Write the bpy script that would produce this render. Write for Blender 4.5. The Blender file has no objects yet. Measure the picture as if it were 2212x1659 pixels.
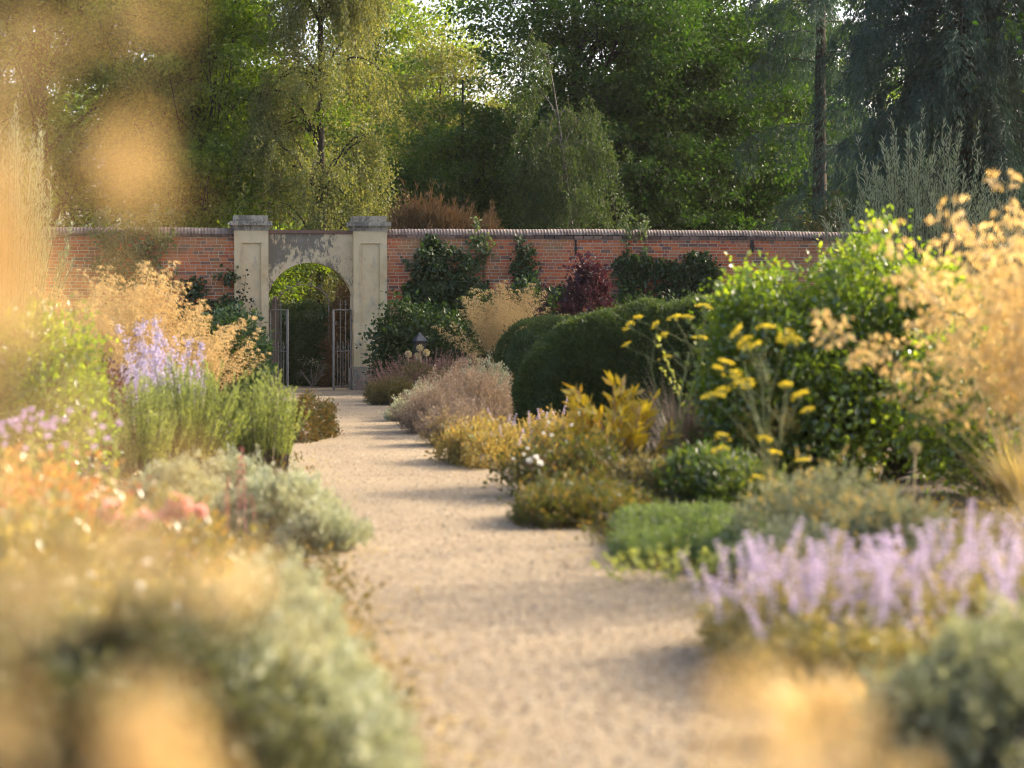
import bpy, math
import numpy as np
from mathutils import Vector

S = bpy.context.scene
COL = S.collection
PI = math.pi
RAD = math.radians

# ------------------------------------------------------------------ camera model (places things by where they stand)
F, CX, CY, HZ, CAMZ = 5223.0, 1106.0, 829.5, 693.0, 1.55
PITCH = math.atan((CY - HZ) / F)
def ray(px, py):
    a, b = (px - CX) / F, (CY - py) / F
    return np.array([a, math.cos(PITCH) + b * math.sin(PITCH), -math.sin(PITCH) + b * math.cos(PITCH)])
def W(px, py, d):
    r = ray(px, py); t = d / r[1]
    return np.array([r[0] * t, d, CAMZ + r[2] * t])
def G(px, py):
    r = ray(px, py); t = -CAMZ / r[2]
    return np.array([r[0] * t, r[1] * t, 0.0])
def X(px, d): return W(px, HZ, d)[0]
def Z(py, d): return W(CX, py, d)[2]

# ------------------------------------------------------------------ materials
def nodes(m):
    m.use_nodes = True
    nt = m.node_tree; nt.nodes.clear()
    return nt
def ramp(nt, src, stops):
    r = nt.nodes.new('ShaderNodeValToRGB')
    el = r.color_ramp.elements
    el[0].position, el[0].color = stops[0][0], (*stops[0][1], 1)
    el[1].position, el[1].color = stops[-1][0], (*stops[-1][1], 1)
    for p, c in stops[1:-1]:
        e = el.new(p); e.color = (*c, 1)
    if src is not None: nt.links.new(src, r.inputs['Fac'])
    return r
def noise(nt, scale, detail=4, rough=.55, vec=None, dist=0):
    n = nt.nodes.new('ShaderNodeTexNoise')
    n.inputs['Scale'].default_value = scale; n.inputs['Detail'].default_value = detail
    n.inputs['Roughness'].default_value = rough; n.inputs['Distortion'].default_value = dist
    if vec is not None: nt.links.new(vec, n.inputs['Vector'])
    return n
def mixrgb(nt, mode, fac, a, b):
    m = nt.nodes.new('ShaderNodeMix'); m.data_type = 'RGBA'; m.blend_type = mode
    for val, sock in ((fac, m.inputs[0]), (a, m.inputs[6]), (b, m.inputs[7])):
        if hasattr(val, 'is_output'): nt.links.new(val, sock)
        elif isinstance(val, (int, float)): sock.default_value = val
        else: sock.default_value = (*val, 1)
    return m.outputs[2]
LEAFM = {}
def leaf(name, c1, c2, c3, trans=.45, tmul=(1.5, 1.35, .55), gloss=.025, rough=.5):
    if name in LEAFM: return LEAFM[name]
    m = bpy.data.materials.new(name); nt = nodes(m); N = nt.nodes
    g = N.new('ShaderNodeNewGeometry')
    r = ramp(nt, g.outputs['Random Per Island'], [(0, c1), (.5, c2), (1, c3)])
    d = N.new('ShaderNodeBsdfDiffuse'); t = N.new('ShaderNodeBsdfTranslucent')
    nt.links.new(r.outputs[0], d.inputs['Color'])
    nt.links.new(mixrgb(nt, 'MULTIPLY', 1.0, r.outputs[0], tmul), t.inputs['Color'])
    mx = N.new('ShaderNodeMixShader'); mx.inputs[0].default_value = trans
    nt.links.new(d.outputs[0], mx.inputs[1]); nt.links.new(t.outputs[0], mx.inputs[2])
    out = N.new('ShaderNodeOutputMaterial')
    if gloss > 0:
        gl = N.new('ShaderNodeBsdfGlossy'); gl.inputs['Roughness'].default_value = rough
        gl.inputs['Color'].default_value = (1, 1, 1, 1)
        m2 = N.new('ShaderNodeMixShader'); m2.inputs[0].default_value = gloss
        nt.links.new(mx.outputs[0], m2.inputs[1]); nt.links.new(gl.outputs[0], m2.inputs[2])
        nt.links.new(m2.outputs[0], out.inputs[0])
    else:
        nt.links.new(mx.outputs[0], out.inputs[0])
    LEAFM[name] = m
    return m
def solid(name, stops, scale=4, detail=5, rough=.8, metal=0, bump=.0, bscale=None, stretch=(1, 1, 1), island=0, spec=.3):
    m = bpy.data.materials.new(name); nt = nodes(m); N = nt.nodes
    tc = N.new('ShaderNodeTexCoord'); mp = N.new('ShaderNodeMapping')
    mp.inputs['Scale'].default_value = stretch
    nt.links.new(tc.outputs['Object'], mp.inputs['Vector'])
    n = noise(nt, scale, detail, .6, mp.outputs[0])
    src = n.outputs['Fac']
    if island:
        g = N.new('ShaderNodeNewGeometry')
        ma = N.new('ShaderNodeMath'); ma.operation = 'MULTIPLY_ADD'
        nt.links.new(g.outputs['Random Per Island'], ma.inputs[0]); ma.inputs[1].default_value = island
        mb = N.new('ShaderNodeMath'); mb.operation = 'MULTIPLY'; mb.inputs[1].default_value = 1 - island
        nt.links.new(src, mb.inputs[0]); nt.links.new(mb.outputs[0], ma.inputs[2]); src = ma.outputs[0]
    r = ramp(nt, src, stops)
    p = N.new('ShaderNodeBsdfPrincipled'); out = N.new('ShaderNodeOutputMaterial')
    p.inputs['Roughness'].default_value = rough; p.inputs['Metallic'].default_value = metal
    p.inputs['Specular IOR Level'].default_value = spec
    nt.links.new(r.outputs[0], p.inputs['Base Color'])
    if bump:
        nb = noise(nt, bscale or scale * 4, 5, .65, mp.outputs[0])
        b = N.new('ShaderNodeBump'); b.inputs['Strength'].default_value = bump; b.inputs['Distance'].default_value = .02
        nt.links.new(nb.outputs['Fac'], b.inputs['Height']); nt.links.new(b.outputs[0], p.inputs['Normal'])
    nt.links.new(p.outputs[0], out.inputs[0])
    return m

# ------------------------------------------------------------------ mesh builder
def unit(v): return v / (np.linalg.norm(v, axis=-1, keepdims=True) + 1e-9)
class MB:
    def __init__(s): s.v, s.f, s.n = [], [], 0
    def add(s, v, f, mi=0, sm=False):
        v = np.asarray(v, np.float32).reshape(-1, 3); f = np.asarray(f, np.int32)
        s.f.append((f + s.n, mi, sm)); s.v.append(v); s.n += len(v)
        return s
    def mesh(s, name, mats, smooth=False):
        me = bpy.data.meshes.new(name)
        V = np.concatenate(s.v)
        me.vertices.add(len(V)); me.vertices.foreach_set('co', V.ravel())
        lo = np.concatenate([f.ravel() for f, _, _ in s.f])
        tot = np.concatenate([np.full(len(f), f.shape[1], np.int32) for f, _, _ in s.f])
        mi = np.concatenate([np.full(len(f), m, np.int32) for f, m, _ in s.f])
        sm = np.concatenate([np.full(len(f), k, bool) for f, _, k in s.f])
        me.loops.add(len(lo)); me.loops.foreach_set('vertex_index', lo)
        me.polygons.add(len(tot))
        me.polygons.foreach_set('loop_start', np.concatenate([[0], np.cumsum(tot)[:-1]]).astype(np.int32))
        me.polygons.foreach_set('loop_total', tot)
        me.polygons.foreach_set('material_index', mi)
        me.polygons.foreach_set('use_smooth', sm)
        for m in (mats if isinstance(mats, (list, tuple)) else [mats]): me.materials.append(m)
        me.update(calc_edges=True)
        return me
    def box(s, a, b, mi=0):
        (x0, y0, z0), (x1, y1, z1) = a, b
        v = [(x0, y0, z0), (x1, y0, z0), (x1, y1, z0), (x0, y1, z0), (x0, y0, z1), (x1, y0, z1), (x1, y1, z1), (x0, y1, z1)]
        return s.add(v, [(0, 3, 2, 1), (4, 5, 6, 7), (0, 1, 5, 4), (1, 2, 6, 5), (2, 3, 7, 6), (3, 0, 4, 7)], mi)
    def tube(s, path, rad, sides=6, mi=0, cap=True):
        P = np.asarray(path, float); k = len(P)
        rad = np.broadcast_to(np.asarray(rad, float), (k,))
        T = unit(np.gradient(P, axis=0))
        ref = np.array([0, 0, 1.]) if abs(T[:, 2]).mean() < .75 else np.array([1., 0, 0])
        A = unit(np.cross(T, ref)); B = np.cross(T, A)
        an = np.arange(sides) * 2 * PI / sides
        ring = P[:, None] + rad[:, None, None] * (np.cos(an)[None, :, None] * A[:, None] + np.sin(an)[None, :, None] * B[:, None])
        i = np.arange(k - 1)[:, None] * sides; j = np.arange(sides)[None]; j2 = (j + 1) % sides
        q = np.stack([i + j, i + j2, i + sides + j2, i + sides + j], -1).reshape(-1, 4)
        s.add(ring, q, mi, sides > 4)
        if cap and sides > 3:
            s.f.append((np.array([[s.n - sides + x for x in range(sides)]], np.int32), mi, False))
        return s
    def leaves(s, pos, L, Wd, rng, dirs=None, jit=1.0, nb=(0, 0, 1), bias=.6, fold=.18, var=.35, mi=0):
        n = len(pos)
        rnd = unit(rng.normal(size=(n, 3)))
        a = rnd if dirs is None else unit(np.asarray(dirs) + jit * rnd)
        nr = unit(rng.normal(size=(n, 3))) + bias * np.asarray(nb, float)
        sd = unit(np.cross(a, nr)); nr = np.cross(sd, a)
        l = (L * rng.uniform(1 - var, 1 + var, n))[:, None]; w = l * (Wd / L) * .5
        v0 = pos; v2 = pos + a * l; mid = pos + a * l * .45 + nr * w * 2 * fold
        V = np.stack([v0, mid + sd * w, v2, mid - sd * w], 1)
        s.add(V.reshape(-1, 3), np.arange(n * 4).reshape(n, 4), mi)
        return s
    def blob(s, c, r, mi=0, nu=10, nv=7, bump=0, rng=None):
        th = np.arange(nu) * 2 * PI / nu; ph = np.linspace(-PI / 2, PI / 2, nv)
        D = np.stack([np.cos(ph)[:, None] * np.cos(th), np.cos(ph)[:, None] * np.sin(th), np.sin(ph)[:, None] * np.ones(nu)], -1)
        rr = 1 if not bump else 1 + bump * rng.normal(size=(nv, nu, 1))
        v = np.asarray(c) + D * rr * np.asarray(r)
        i = np.arange(nv - 1)[:, None] * nu; j = np.arange(nu)[None]; j2 = (j + 1) % nu
        return s.add(v, np.stack([i + j, i + j2, i + nu + j2, i + nu + j], -1).reshape(-1, 4), mi)

# ------------------------------------------------------------------ scene graph helpers
def thing(name, label, cat, loc=(0, 0, 0), group=None, rz=0, scale=1):
    o = bpy.data.objects.new(name, None); COL.objects.link(o)
    o.location = loc; o.rotation_euler = (0, 0, rz); o.scale = (scale,) * 3
    o.empty_display_size = .1
    o['label'] = label; o['category'] = cat
    if group: o['group'] = group
    return o
def part(name, me, parent, loc=(0, 0, 0), rot=(0, 0, 0), scale=1, kind=None):
    o = bpy.data.objects.new(name, me); COL.objects.link(o); o.parent = parent
    o.location = loc; o.rotation_euler = rot
    o.scale = (scale,) * 3 if isinstance(scale, (int, float)) else scale
    if kind: o['kind'] = kind
    return o
def single(name, me, label, cat, loc=(0, 0, 0), group=None, rz=0, scale=1, kind=None):
    o = bpy.data.objects.new(name, me); COL.objects.link(o); o.location = loc; o.rotation_euler = (0, 0, rz); o.scale = (scale,) * 3
    if label: o['label'] = label
    if cat: o['category'] = cat
    if group: o['group'] = group
    if kind: o['kind'] = kind
    return o
def RG(i): return np.random.default_rng(1000 + i)

# ------------------------------------------------------------------ plant generators (all in the plant's own frame, base at 0)
def wob(D, rng, k=6, fr=3.0):
    out = np.zeros(D.shape[:-1])
    for _ in range(k):
        w = rng.normal(size=3) * fr; out += np.sin(D @ w + rng.uniform(0, 6.28))
    return out / k ** .5 * .7
def bez(a, b, c, n=5):
    t = np.linspace(0, 1, n)[:, None]
    return (1 - t) ** 2 * a + 2 * t * (1 - t) * b + t * t * c

def mound(mb, rng, rx, ry, h, n, per, L, Wd, up=.5, tl=.08, spread=.025, bump=.2, mi=0, jit=.8, core=None, zmin=.0, fr=3.0, inner=.75, lob=7):
    """sprawling cushion: several overlapping domes of leaf tufts of uneven length"""
    R = np.array([rx, ry, h])
    if lob > 1:
        th = np.arange(lob) * 2.4 + rng.uniform(0, 6); rho = np.sqrt((np.arange(lob) + .4) / lob) * .66
        C = np.stack([np.cos(th) * rho * rx, np.sin(th) * rho * ry, 0 * th], 1)
        hs = (1 - .55 * rho ** 1.5) * rng.uniform(.72, 1.12, lob); rs = rng.uniform(.38, .56, lob)
        k = rng.integers(0, lob, n); SR = np.stack([rs * rx, rs * ry, hs * h], 1)
    else:
        C = np.zeros((1, 3)); k = np.zeros(n, int); SR = R[None]
    th = rng.uniform(0, 2 * PI, n); cz = rng.uniform(zmin, 1, n); sr = np.sqrt(1 - cz ** 2)
    D = np.stack([sr * np.cos(th), sr * np.sin(th), cz], 1)
    bf = 1 + bump * wob(D + k[:, None] * 3.1, rng, fr=fr)
    b = C[k] + D * SR[k] * (bf * rng.uniform(inner, 1, n) ** .7)[:, None]
    ax = unit(unit(D / SR[k] * R) * (1 - up) + np.array([0, 0, up]) + rng.normal(size=(n, 3)) * .2)
    t = rng.uniform(0, 1, (n, per))
    pos = b[:, None] + ax[:, None] * (t * tl * (rng.uniform(.4, 1.1, (n, 1)) + (rng.uniform(0, 1, (n, 1)) < .10) * .9))[..., None] + rng.normal(size=(n, per, 3)) * spread
    pos[..., 2] = np.maximum(pos[..., 2], .005)
    mb.leaves(pos.reshape(-1, 3), L, Wd, rng, np.repeat(ax, per, 0), jit, mi=mi)
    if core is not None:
        for a in range(len(C)): mb.blob(C[a], SR[a] * .66, core, 10, 7, .04, rng)  # solid core; in twig brown it paints the shade between tufts
    return mb

def shoots(mb, rng, n, r0, r1, h, per, L, Wd, ang=.7, mi=0, smi=1, stem=.006, hvar=.25, t0=.25, flare=.0, bend=.15, jit=.35, dome=.45, segs=5, sides=3):
    """upright shoots with narrow leaves set along them; returns tips"""
    rho = np.sqrt(rng.uniform(0, 1, n)); th = rng.uniform(0, 2 * PI, n)
    d2 = np.stack([np.cos(th), np.sin(th), 0 * th], 1)
    base = d2 * (rho * r0)[:, None]
    hh = h * (1 - dome * rho ** 2) * rng.uniform(1 - hvar, 1, n)
    tip = d2 * (rho * r1)[:, None] + rng.normal(size=(n, 3)) * [bend * .5, bend * .5, 0]; tip[:, 2] = hh
    mid = base * .45 + tip * .55 + rng.normal(size=(n, 3)) * bend * .3; mid[:, 2] = hh * .55
    t = np.sort(rng.uniform(t0, 1, (n, per)), 1)[..., None]
    P = (1 - t) ** 2 * base[:, None] + 2 * t * (1 - t) * mid[:, None] + t * t * tip[:, None]
    T = unit(2 * (1 - t) * (mid - base)[:, None] + 2 * t * (tip - mid)[:, None])
    side = unit(np.cross(T, rng.normal(size=(n, per, 3))))
    dr = T * math.cos(ang) + side * math.sin(ang)
    mb.leaves(P.reshape(-1, 3), L, Wd, rng, dr.reshape(-1, 3), jit, mi=mi)
    if stem:
        for i in range(n):
            mb.tube(bez(base[i], mid[i], tip[i], segs), np.linspace(stem, stem * .4, segs), sides, smi)
    return tip

def blades(mb, rng, n, r0, h, spread, w, mi=0, segs=4, droop=.5):
    th = rng.uniform(0, 2 * PI, n); rr = r0 * np.sqrt(rng.uniform(0, 1, n))
    d = np.stack([np.cos(th), np.sin(th), 0 * th], 1)
    base = np.stack([np.cos(th + .5) * rr, np.sin(th + .5) * rr, 0 * rr], 1)
    hh = h * rng.uniform(.55, 1.1, n); out = spread * rng.uniform(.15, 1.1, n)
    t = np.linspace(0, 1, segs + 1)
    z = hh[:, None] * (t - droop * t ** 2.5 * rng.uniform(.2, 1, (n, 1)))
    P = base[:, None] + d[:, None] * (out[:, None] * t ** 1.6)[..., None]; P[..., 2] = z
    sd = np.stack([-np.sin(th), np.cos(th), 0 * th], 1)[:, None] * (w * (1 - t ** 1.5) + w * .06)[None, :, None]
    V = np.stack([P - sd, P + sd], 2).reshape(n, -1, 3)
    k = (segs + 1) * 2
    q = np.array([(2 * i, 2 * i + 1, 2 * i + 3, 2 * i + 2) for i in range(segs)])
    mb.add(V.reshape(-1, 3), (np.arange(n)[:, None, None] * k + q).reshape(-1, 4), mi)
    return mb

def limb_tree(seed, H, tr, crown, nl, ncl, per, cr, L, Wd, lean=(0, 0), flat=.45, z0=.25, droop=.25, lobe=.34, shell=.55, cl_sig=.55):
    """crown = (cx, cy, cz, rx, ry, rz). returns trunk MB, crown MB"""
    rng = RG(seed); tk, cm = MB(), MB()
    c = np.array(crown[:3]); r = np.array(crown[3:])
    top = np.array([lean[0], lean[1], H])
    tp = bez(np.zeros(3), np.array([lean[0] * .2 + rng.normal() * .15, lean[1] * .2, H * .5]), top, 9)
    tk.tube(tp, np.linspace(1, .18, 9) * tr, 9)
    D = unit(rng.normal(size=(nl, 3))); rad = rng.uniform(shell ** 2, 1, nl) ** .5
    lobes = c + D * r * (rad * .82)[:, None]
    for i in range(nl):
        zt = np.clip(lobes[i, 2] - rng.uniform(.1, .3) * H, H * z0 * .8, H * .9)
        a = tp[0] + 0; k = zt / H * 8; k0 = int(min(k, 7)); a = tp[k0] + (tp[k0 + 1] - tp[k0]) * (k - k0)
        mid = (a + lobes[i]) / 2 + np.array([0, 0, rng.uniform(-.02, .08) * H]) + rng.normal(size=3) * .2
        lp = bez(a, mid, lobes[i], 7)
        tk.tube(lp, np.linspace(.42, .07, 7) * tr * rng.uniform(.5, 1), 6)
        m = ncl // nl
        q = lobes[i] + rng.normal(size=(m, 3)) * r * lobe * np.array([1, 1, .8])
        for x in q[: max(6, m // 2)]:
            s = lp[rng.integers(3, 7)]
            tk.tube(bez(s, (s + x) / 2 + rng.normal(size=3) * .15, x, 4), np.linspace(.09, .02, 4) * tr, 4)
        pos = q[:, None] + rng.normal(size=(m, per, 3)) * cr * np.array([1, 1, flat]) * rng.uniform(.6, 1.25, (m, 1, 1))
        out = unit(pos - q[:, None]) * .6 + unit(pos - c) * .4 + np.array([0, 0, -droop])
        keep = pos[..., 2].ravel() > .3
        cm.leaves(pos.reshape(-1, 3)[keep], L, Wd, rng, out.reshape(-1, 3)[keep], .9, bias=.8)
    return tk, cm

def weeping(seed, H, tr, rx, ry, ns, per, L, Wd, lmin, lmax, zlo, lean=0., z1=1.0, limbs=16, lr=.3):
    rng = RG(seed); tk, cm = MB(), MB()
    tp = bez(np.zeros(3), np.array([lean * .15, 0, H * .5]), np.array([lean, 0, H]), 11)
    tk.tube(tp, np.linspace(1, .12, 11) * tr, 8)
    for i in range(limbs):
        k = rng.uniform(.2, .95); a = tp[int(k * 10)]
        th = i * 2.399 + rng.uniform(-.3, .3); s = rng.uniform(.55, 1) * (1.1 - .55 * k)
        e = a + np.array([math.cos(th) * rx * s, math.sin(th) * ry * s, rng.uniform(-.05, .12) * H])
        b = (a + e) / 2 + np.array([0, 0, .08 * H])
        lp = bez(a, b, e, 7); tk.tube(lp, np.linspace(lr, .05, 7) * tr, 5)
        m = ns // limbs
        t = rng.uniform(.35, 1.0, m)[:, None] ** .7
        st = (1 - t) ** 2 * a + 2 * t * (1 - t) * b + t * t * e + rng.normal(size=(m, 3)) * [.26, .26, .22]
        Ln = np.minimum(rng.uniform(lmin, lmax) * rng.uniform(.35, 1.1, m), np.maximum(st[:, 2] - zlo, .3))
        o = unit(st - (tp[5] * [1, 1, 0] + [0, 0, 1] * st)) * [1, 1, 0] * .3
        u = rng.uniform(0, 1, (m, per)) ** .85
        sway = rng.normal(size=(m, 1, 3)) * [.16, .16, 0] * u[..., None]
        P = st[:, None] + np.array([0, 0, -1.]) * (Ln[:, None] * u)[..., None] + o[:, None] * np.sqrt(u)[..., None] + sway + rng.normal(size=(m, per, 3)) * .06
        dr = np.array([0, 0, -1.]) + rng.normal(size=(m, per, 3)) * .6
        cm.leaves(P.reshape(-1, 3), L, Wd, rng, dr.reshape(-1, 3), .6, nb=(.3, -.6, .4), bias=.5)
        for j in range(0, m, 4):
            cm.tube(np.array([st[j], st[j] + o[j] * .7 - [0, 0, Ln[j] * .5], st[j] + o[j] - [0, 0, Ln[j]] + sway[j, 0] * 1]), [.006, .005, .004], 3, 1)
    return tk, cm

def conifer(seed, H, tr, reach, nb_, spr, per, L, Wd, z0=.1, drop=.22, hang=(.5, 1.4), bare=0., taper=.75):
    rng = RG(seed); tk, cm = MB(), MB()
    tp = np.stack([np.linspace(0, .12 * math.sin(seed), 10), np.zeros(10), np.linspace(0, H, 10)], 1)
    tk.tube(tp, np.linspace(1, .15, 10) * tr, 9)
    for i in range(nb_):
        k = z0 + (1 - z0) * ((i + rng.uniform(0, 1)) / nb_)
        if rng.uniform() < bare * (1 - k): continue
        a = np.array([0, 0, H * k]); th = i * 2.399 + rng.uniform(-.4, .4)
        ln = reach * (1 - taper * k) * rng.uniform(.6, 1.1)
        d = np.array([math.cos(th), math.sin(th), 0])
        e = a + d * ln + np.array([0, 0, -drop * ln + rng.uniform(-.3, .5)])
        b = a + d * ln * .5 + np.array([0, 0, .16 * ln])
        tk.tube(bez(a, b, e, 7), np.linspace(.09, .02, 7) * tr, 5)
        t = rng.uniform(.12, 1.02, spr)[:, None]
        st = (1 - t) ** 2 * a + 2 * t * (1 - t) * b + t * t * e
        sd = np.cross(d, [0, 0, 1.])
        w = rng.normal(size=(spr, 1)) * (.28 * ln * (1.15 - t))
        hg = rng.uniform(*hang, spr)
        u = rng.uniform(0, 1, (spr, per))[..., None]
        P = st[:, None] + sd * (w[:, None] * np.sqrt(u)) + d * (.25 * u) + np.array([0, 0, -1.]) * (hg[:, None, None] * u ** 1.7) + rng.normal(size=(spr, per, 3)) * [.09, .09, .06]
        dr = sd * np.sign(w)[:, None] * .5 + d * .4 + np.array([0, 0, -1.0]) * (.3 + u)
        cm.leaves(P.reshape(-1, 3), L, Wd, rng, dr.reshape(-1, 3), .45, bias=.7)
    return tk, cm

# ================================================================== MATERIALS
m_soil = solid('soil', [(.3, (.035, .025, .016)), (.55, (.075, .052, .032)), (.8, (.13, .09, .055))], 9, 6, .95, bump=.8, bscale=40)
m_iron = solid('painted_iron', [(.35, (.17, .145, .115)), (.65, (.25, .215, .17))], 9, 4, .55, .0, bump=.1)
m_dark_iron = solid('dark_iron', [(.3, (.018, .016, .015)), (.7, (.045, .038, .033))], 14, 4, .6)
m_wood = solid('post_wood', [(.3, (.10, .078, .06)), (.7, (.19, .155, .12))], 6, 5, .85, stretch=(6, 6, .6), bump=.3)
m_bark = solid('bark', [(.3, (.028, .022, .017)), (.6, (.065, .052, .04)), (.8, (.12, .10, .08))], 5, 6, .95, stretch=(4, 4, .6), bump=.8, bscale=14)
m_birch_bark = solid('birch_bark', [(.32, (.05, .043, .036)), (.45, (.30, .27, .22)), (.75, (.46, .42, .36))], 3.5, 5, .8, stretch=(1, 1, 2.6), bump=.3)
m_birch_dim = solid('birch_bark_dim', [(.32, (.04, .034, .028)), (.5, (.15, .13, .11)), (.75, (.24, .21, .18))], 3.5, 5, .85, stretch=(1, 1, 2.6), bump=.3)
m_twig = solid('twig', [(.3, (.06, .045, .03)), (.7, (.13, .10, .065))], 12, 3, .9)
m_green_stem = solid('green_stem', [(.3, (.11, .14, .05)), (.7, (.20, .23, .09))], 12, 3, .7)
m_straw_stem = solid('straw_stem', [(.3, (.40, .29, .12)), (.7, (.58, .44, .22))], 10, 3, .6)
m_pale_twig = solid('pale_twig', [(.3, (.30, .27, .19)), (.7, (.44, .40, .30))], 12, 3, .8)
m_dead_twig = solid('dead_twig', [(.3, (.13, .115, .085)), (.7, (.21, .19, .145))], 12, 3, .8)
m_red_stem = solid('red_stem', [(.3, (.30, .10, .11)), (.7, (.42, .17, .19))], 12, 3, .7)
m_slate = solid('slate_blue_paint', [(.3, (.016, .02, .032)), (.7, (.03, .036, .052))], 9, 3, .5)
m_glassdark = solid('lantern_glass', [(.3, (.02, .024, .028)), (.7, (.035, .04, .045))], 3, 2, .12, spec=.6)

def stucco(name, stain_lo, stain_hi, gx=0, gz=0, base=((.56, .42, .225), (.70, .54, .31), (.76, .61, .38))):
    m = bpy.data.materials.new(name); nt = nodes(m); N = nt.nodes
    tc = N.new('ShaderNodeTexCoord')
    n1 = noise(nt, 1.6, 5, .6, tc.outputs['Object'], .6)
    b = ramp(nt, n1.outputs['Fac'], [(.3, base[0]), (.5, base[1]), (.72, base[2])])
    n3 = noise(nt, 2.3, 4, .6, tc.outputs['Object'])
    pk = ramp(nt, n3.outputs['Fac'], [(.55, (1, 1, 1)), (.72, (1.0, .86, .74))])
    col = mixrgb(nt, 'MULTIPLY', .8, b.outputs[0], pk.outputs[0])
    mp = N.new('ShaderNodeMapping'); mp.inputs['Scale'].default_value = (1.3, 1.3, .7)
    nt.links.new(tc.outputs['Object'], mp.inputs['Vector'])
    n2 = noise(nt, 8.5, 10, .8, mp.outputs[0], .5)
    big = noise(nt, 1.05, 3, .5, tc.outputs['Object'], .3)
    ad = N.new('ShaderNodeMath'); ad.operation = 'MULTIPLY_ADD'
    nt.links.new(big.outputs['Fac'], ad.inputs[0]); ad.inputs[1].default_value = .9; nt.links.new(n2.outputs['Fac'], ad.inputs[2])
    if gx or gz:   # more grime to one side and near the coping
        sp = N.new('ShaderNodeSeparateXYZ'); nt.links.new(tc.outputs['Object'], sp.inputs[0])
        a1 = N.new('ShaderNodeMath'); a1.operation = 'MULTIPLY_ADD'; a1.inputs[1].default_value = gx
        a2 = N.new('ShaderNodeMath'); a2.operation = 'MULTIPLY_ADD'; a2.inputs[1].default_value = gz; a2.inputs[2].default_value = -3.0 * gz
        a3 = N.new('ShaderNodeMath'); a3.operation = 'ADD'
        nt.links.new(sp.outputs['X'], a1.inputs[0]); nt.links.new(ad.outputs[0], a1.inputs[2]); nt.links.new(sp.outputs['Z'], a2.inputs[0])
        nt.links.new(a1.outputs[0], a3.inputs[0]); nt.links.new(a2.outputs[0], a3.inputs[1]); ad = a3
    st = ramp(nt, ad.outputs[0], [(stain_lo, (0, 0, 0)), (stain_hi, (.85, .85, .85))])
    col = mixrgb(nt, 'MIX', st.outputs[0], col, (.135, .125, .105))
    gy = noise(nt, 5, 6, .7, mp.outputs[0])
    gr = ramp(nt, gy.outputs['Fac'], [(.52, (0, 0, 0)), (.75, (.75, .75, .75))])
    col = mixrgb(nt, 'MIX', gr.outputs[0], col, (.34, .31, .26))
    p = N.new('ShaderNodeBsdfPrincipled'); p.inputs['Roughness'].default_value = .92; p.inputs['Specular IOR Level'].default_value = .15
    nt.links.new(col, p.inputs['Base Color'])
    nb = noise(nt, 26, 6, .7, tc.outputs['Object']); bp = N.new('ShaderNodeBump'); bp.inputs['Strength'].default_value = .35; bp.inputs['Distance'].default_value = .012
    nt.links.new(nb.outputs['Fac'], bp.inputs['Height']); nt.links.new(bp.outputs[0], p.inputs['Normal'])
    out = N.new('ShaderNodeOutputMaterial'); nt.links.new(p.outputs[0], out.inputs[0])
    return m
m_stucco = stucco('stucco_pier', 1.10, 1.45)
m_stucco_arch = stucco('stucco_arch', .955, 1.30, gx=-.08, gz=.05, base=((.54, .42, .24), (.67, .53, .32), (.72, .60, .40)))
m_plinth = stucco('plinth_stone', .84, 1.08, base=((.30, .24, .16), (.38, .31, .21), (.44, .38, .28)))
m_cap = stucco('cap_stone', .93, 1.25, base=((.34, .29, .21), (.42, .365, .27), (.50, .45, .35)))

def brick_mat():
    m = bpy.data.materials.new('brick'); nt = nodes(m); N = nt.nodes
    g = N.new('ShaderNodeNewGeometry'); tc = N.new('ShaderNodeTexCoord')
    r = ramp(nt, g.outputs['Random Per Island'], [(0, (.36, .095, .045)), (.18, (.48, .135, .055)), (.42, (.55, .18, .07)), (.62, (.43, .115, .05)),
        (.78, (.50, .20, .10)), (.88, (.27, .105, .075)), (.94, (.16, .085, .07)), (1, (.21, .12, .09))])
    n = noise(nt, 22, 6, .7, tc.outputs['Object'])
    v = ramp(nt, n.outputs['Fac'], [(.3, (.95, .93, .92)), (.7, (1.5, 1.44, 1.40))])
    col = mixrgb(nt, 'MULTIPLY', 1, r.outputs[0], v.outputs[0])
    n2 = noise(nt, .55, 6, .62, tc.outputs['Object'], .5)
    l = ramp(nt, n2.outputs['Fac'], [(.48, (0, 0, 0)), (.68, (.7, .7, .7))])
    col = mixrgb(nt, 'MIX', l.outputs[0], col, (.36, .23, .10))
    n3 = noise(nt, 1.1, 7, .7, tc.outputs['Object'])
    d = ramp(nt, n3.outputs['Fac'], [(.58, (0, 0, 0)), (.78, (.6, .6, .6))])
    col = mixrgb(nt, 'MIX', d.outputs[0], col, (.12, .075, .055))
    p = N.new('ShaderNodeBsdfPrincipled'); p.inputs['Roughness'].default_value = .9; p.inputs['Specular IOR Level'].default_value = .15
    nt.links.new(col, p.inputs['Base Color'])
    bp = N.new('ShaderNodeBump'); bp.inputs['Strength'].default_value = .5; bp.inputs['Distance'].default_value = .006
    nt.links.new(n.outputs['Fac'], bp.inputs['Height']); nt.links.new(bp.outputs[0], p.inputs['Normal'])
    out = N.new('ShaderNodeOutputMaterial'); nt.links.new(p.outputs[0], out.inputs[0])
    return m
m_brick = brick_mat()
m_mortar = solid('mortar', [(.3, (.52, .43, .33)), (.7, (.68, .58, .46))], 5, 5, .95, bump=.3)
m_coping = solid('coping_brick', [(.25, (.085, .068, .058)), (.42, (.18, .135, .112)), (.55, (.25, .19, .157)), (.68, (.31, .27, .23)), (.85, (.47, .44, .39))], 6, 7, .95, bump=.5, island=.10)
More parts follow.
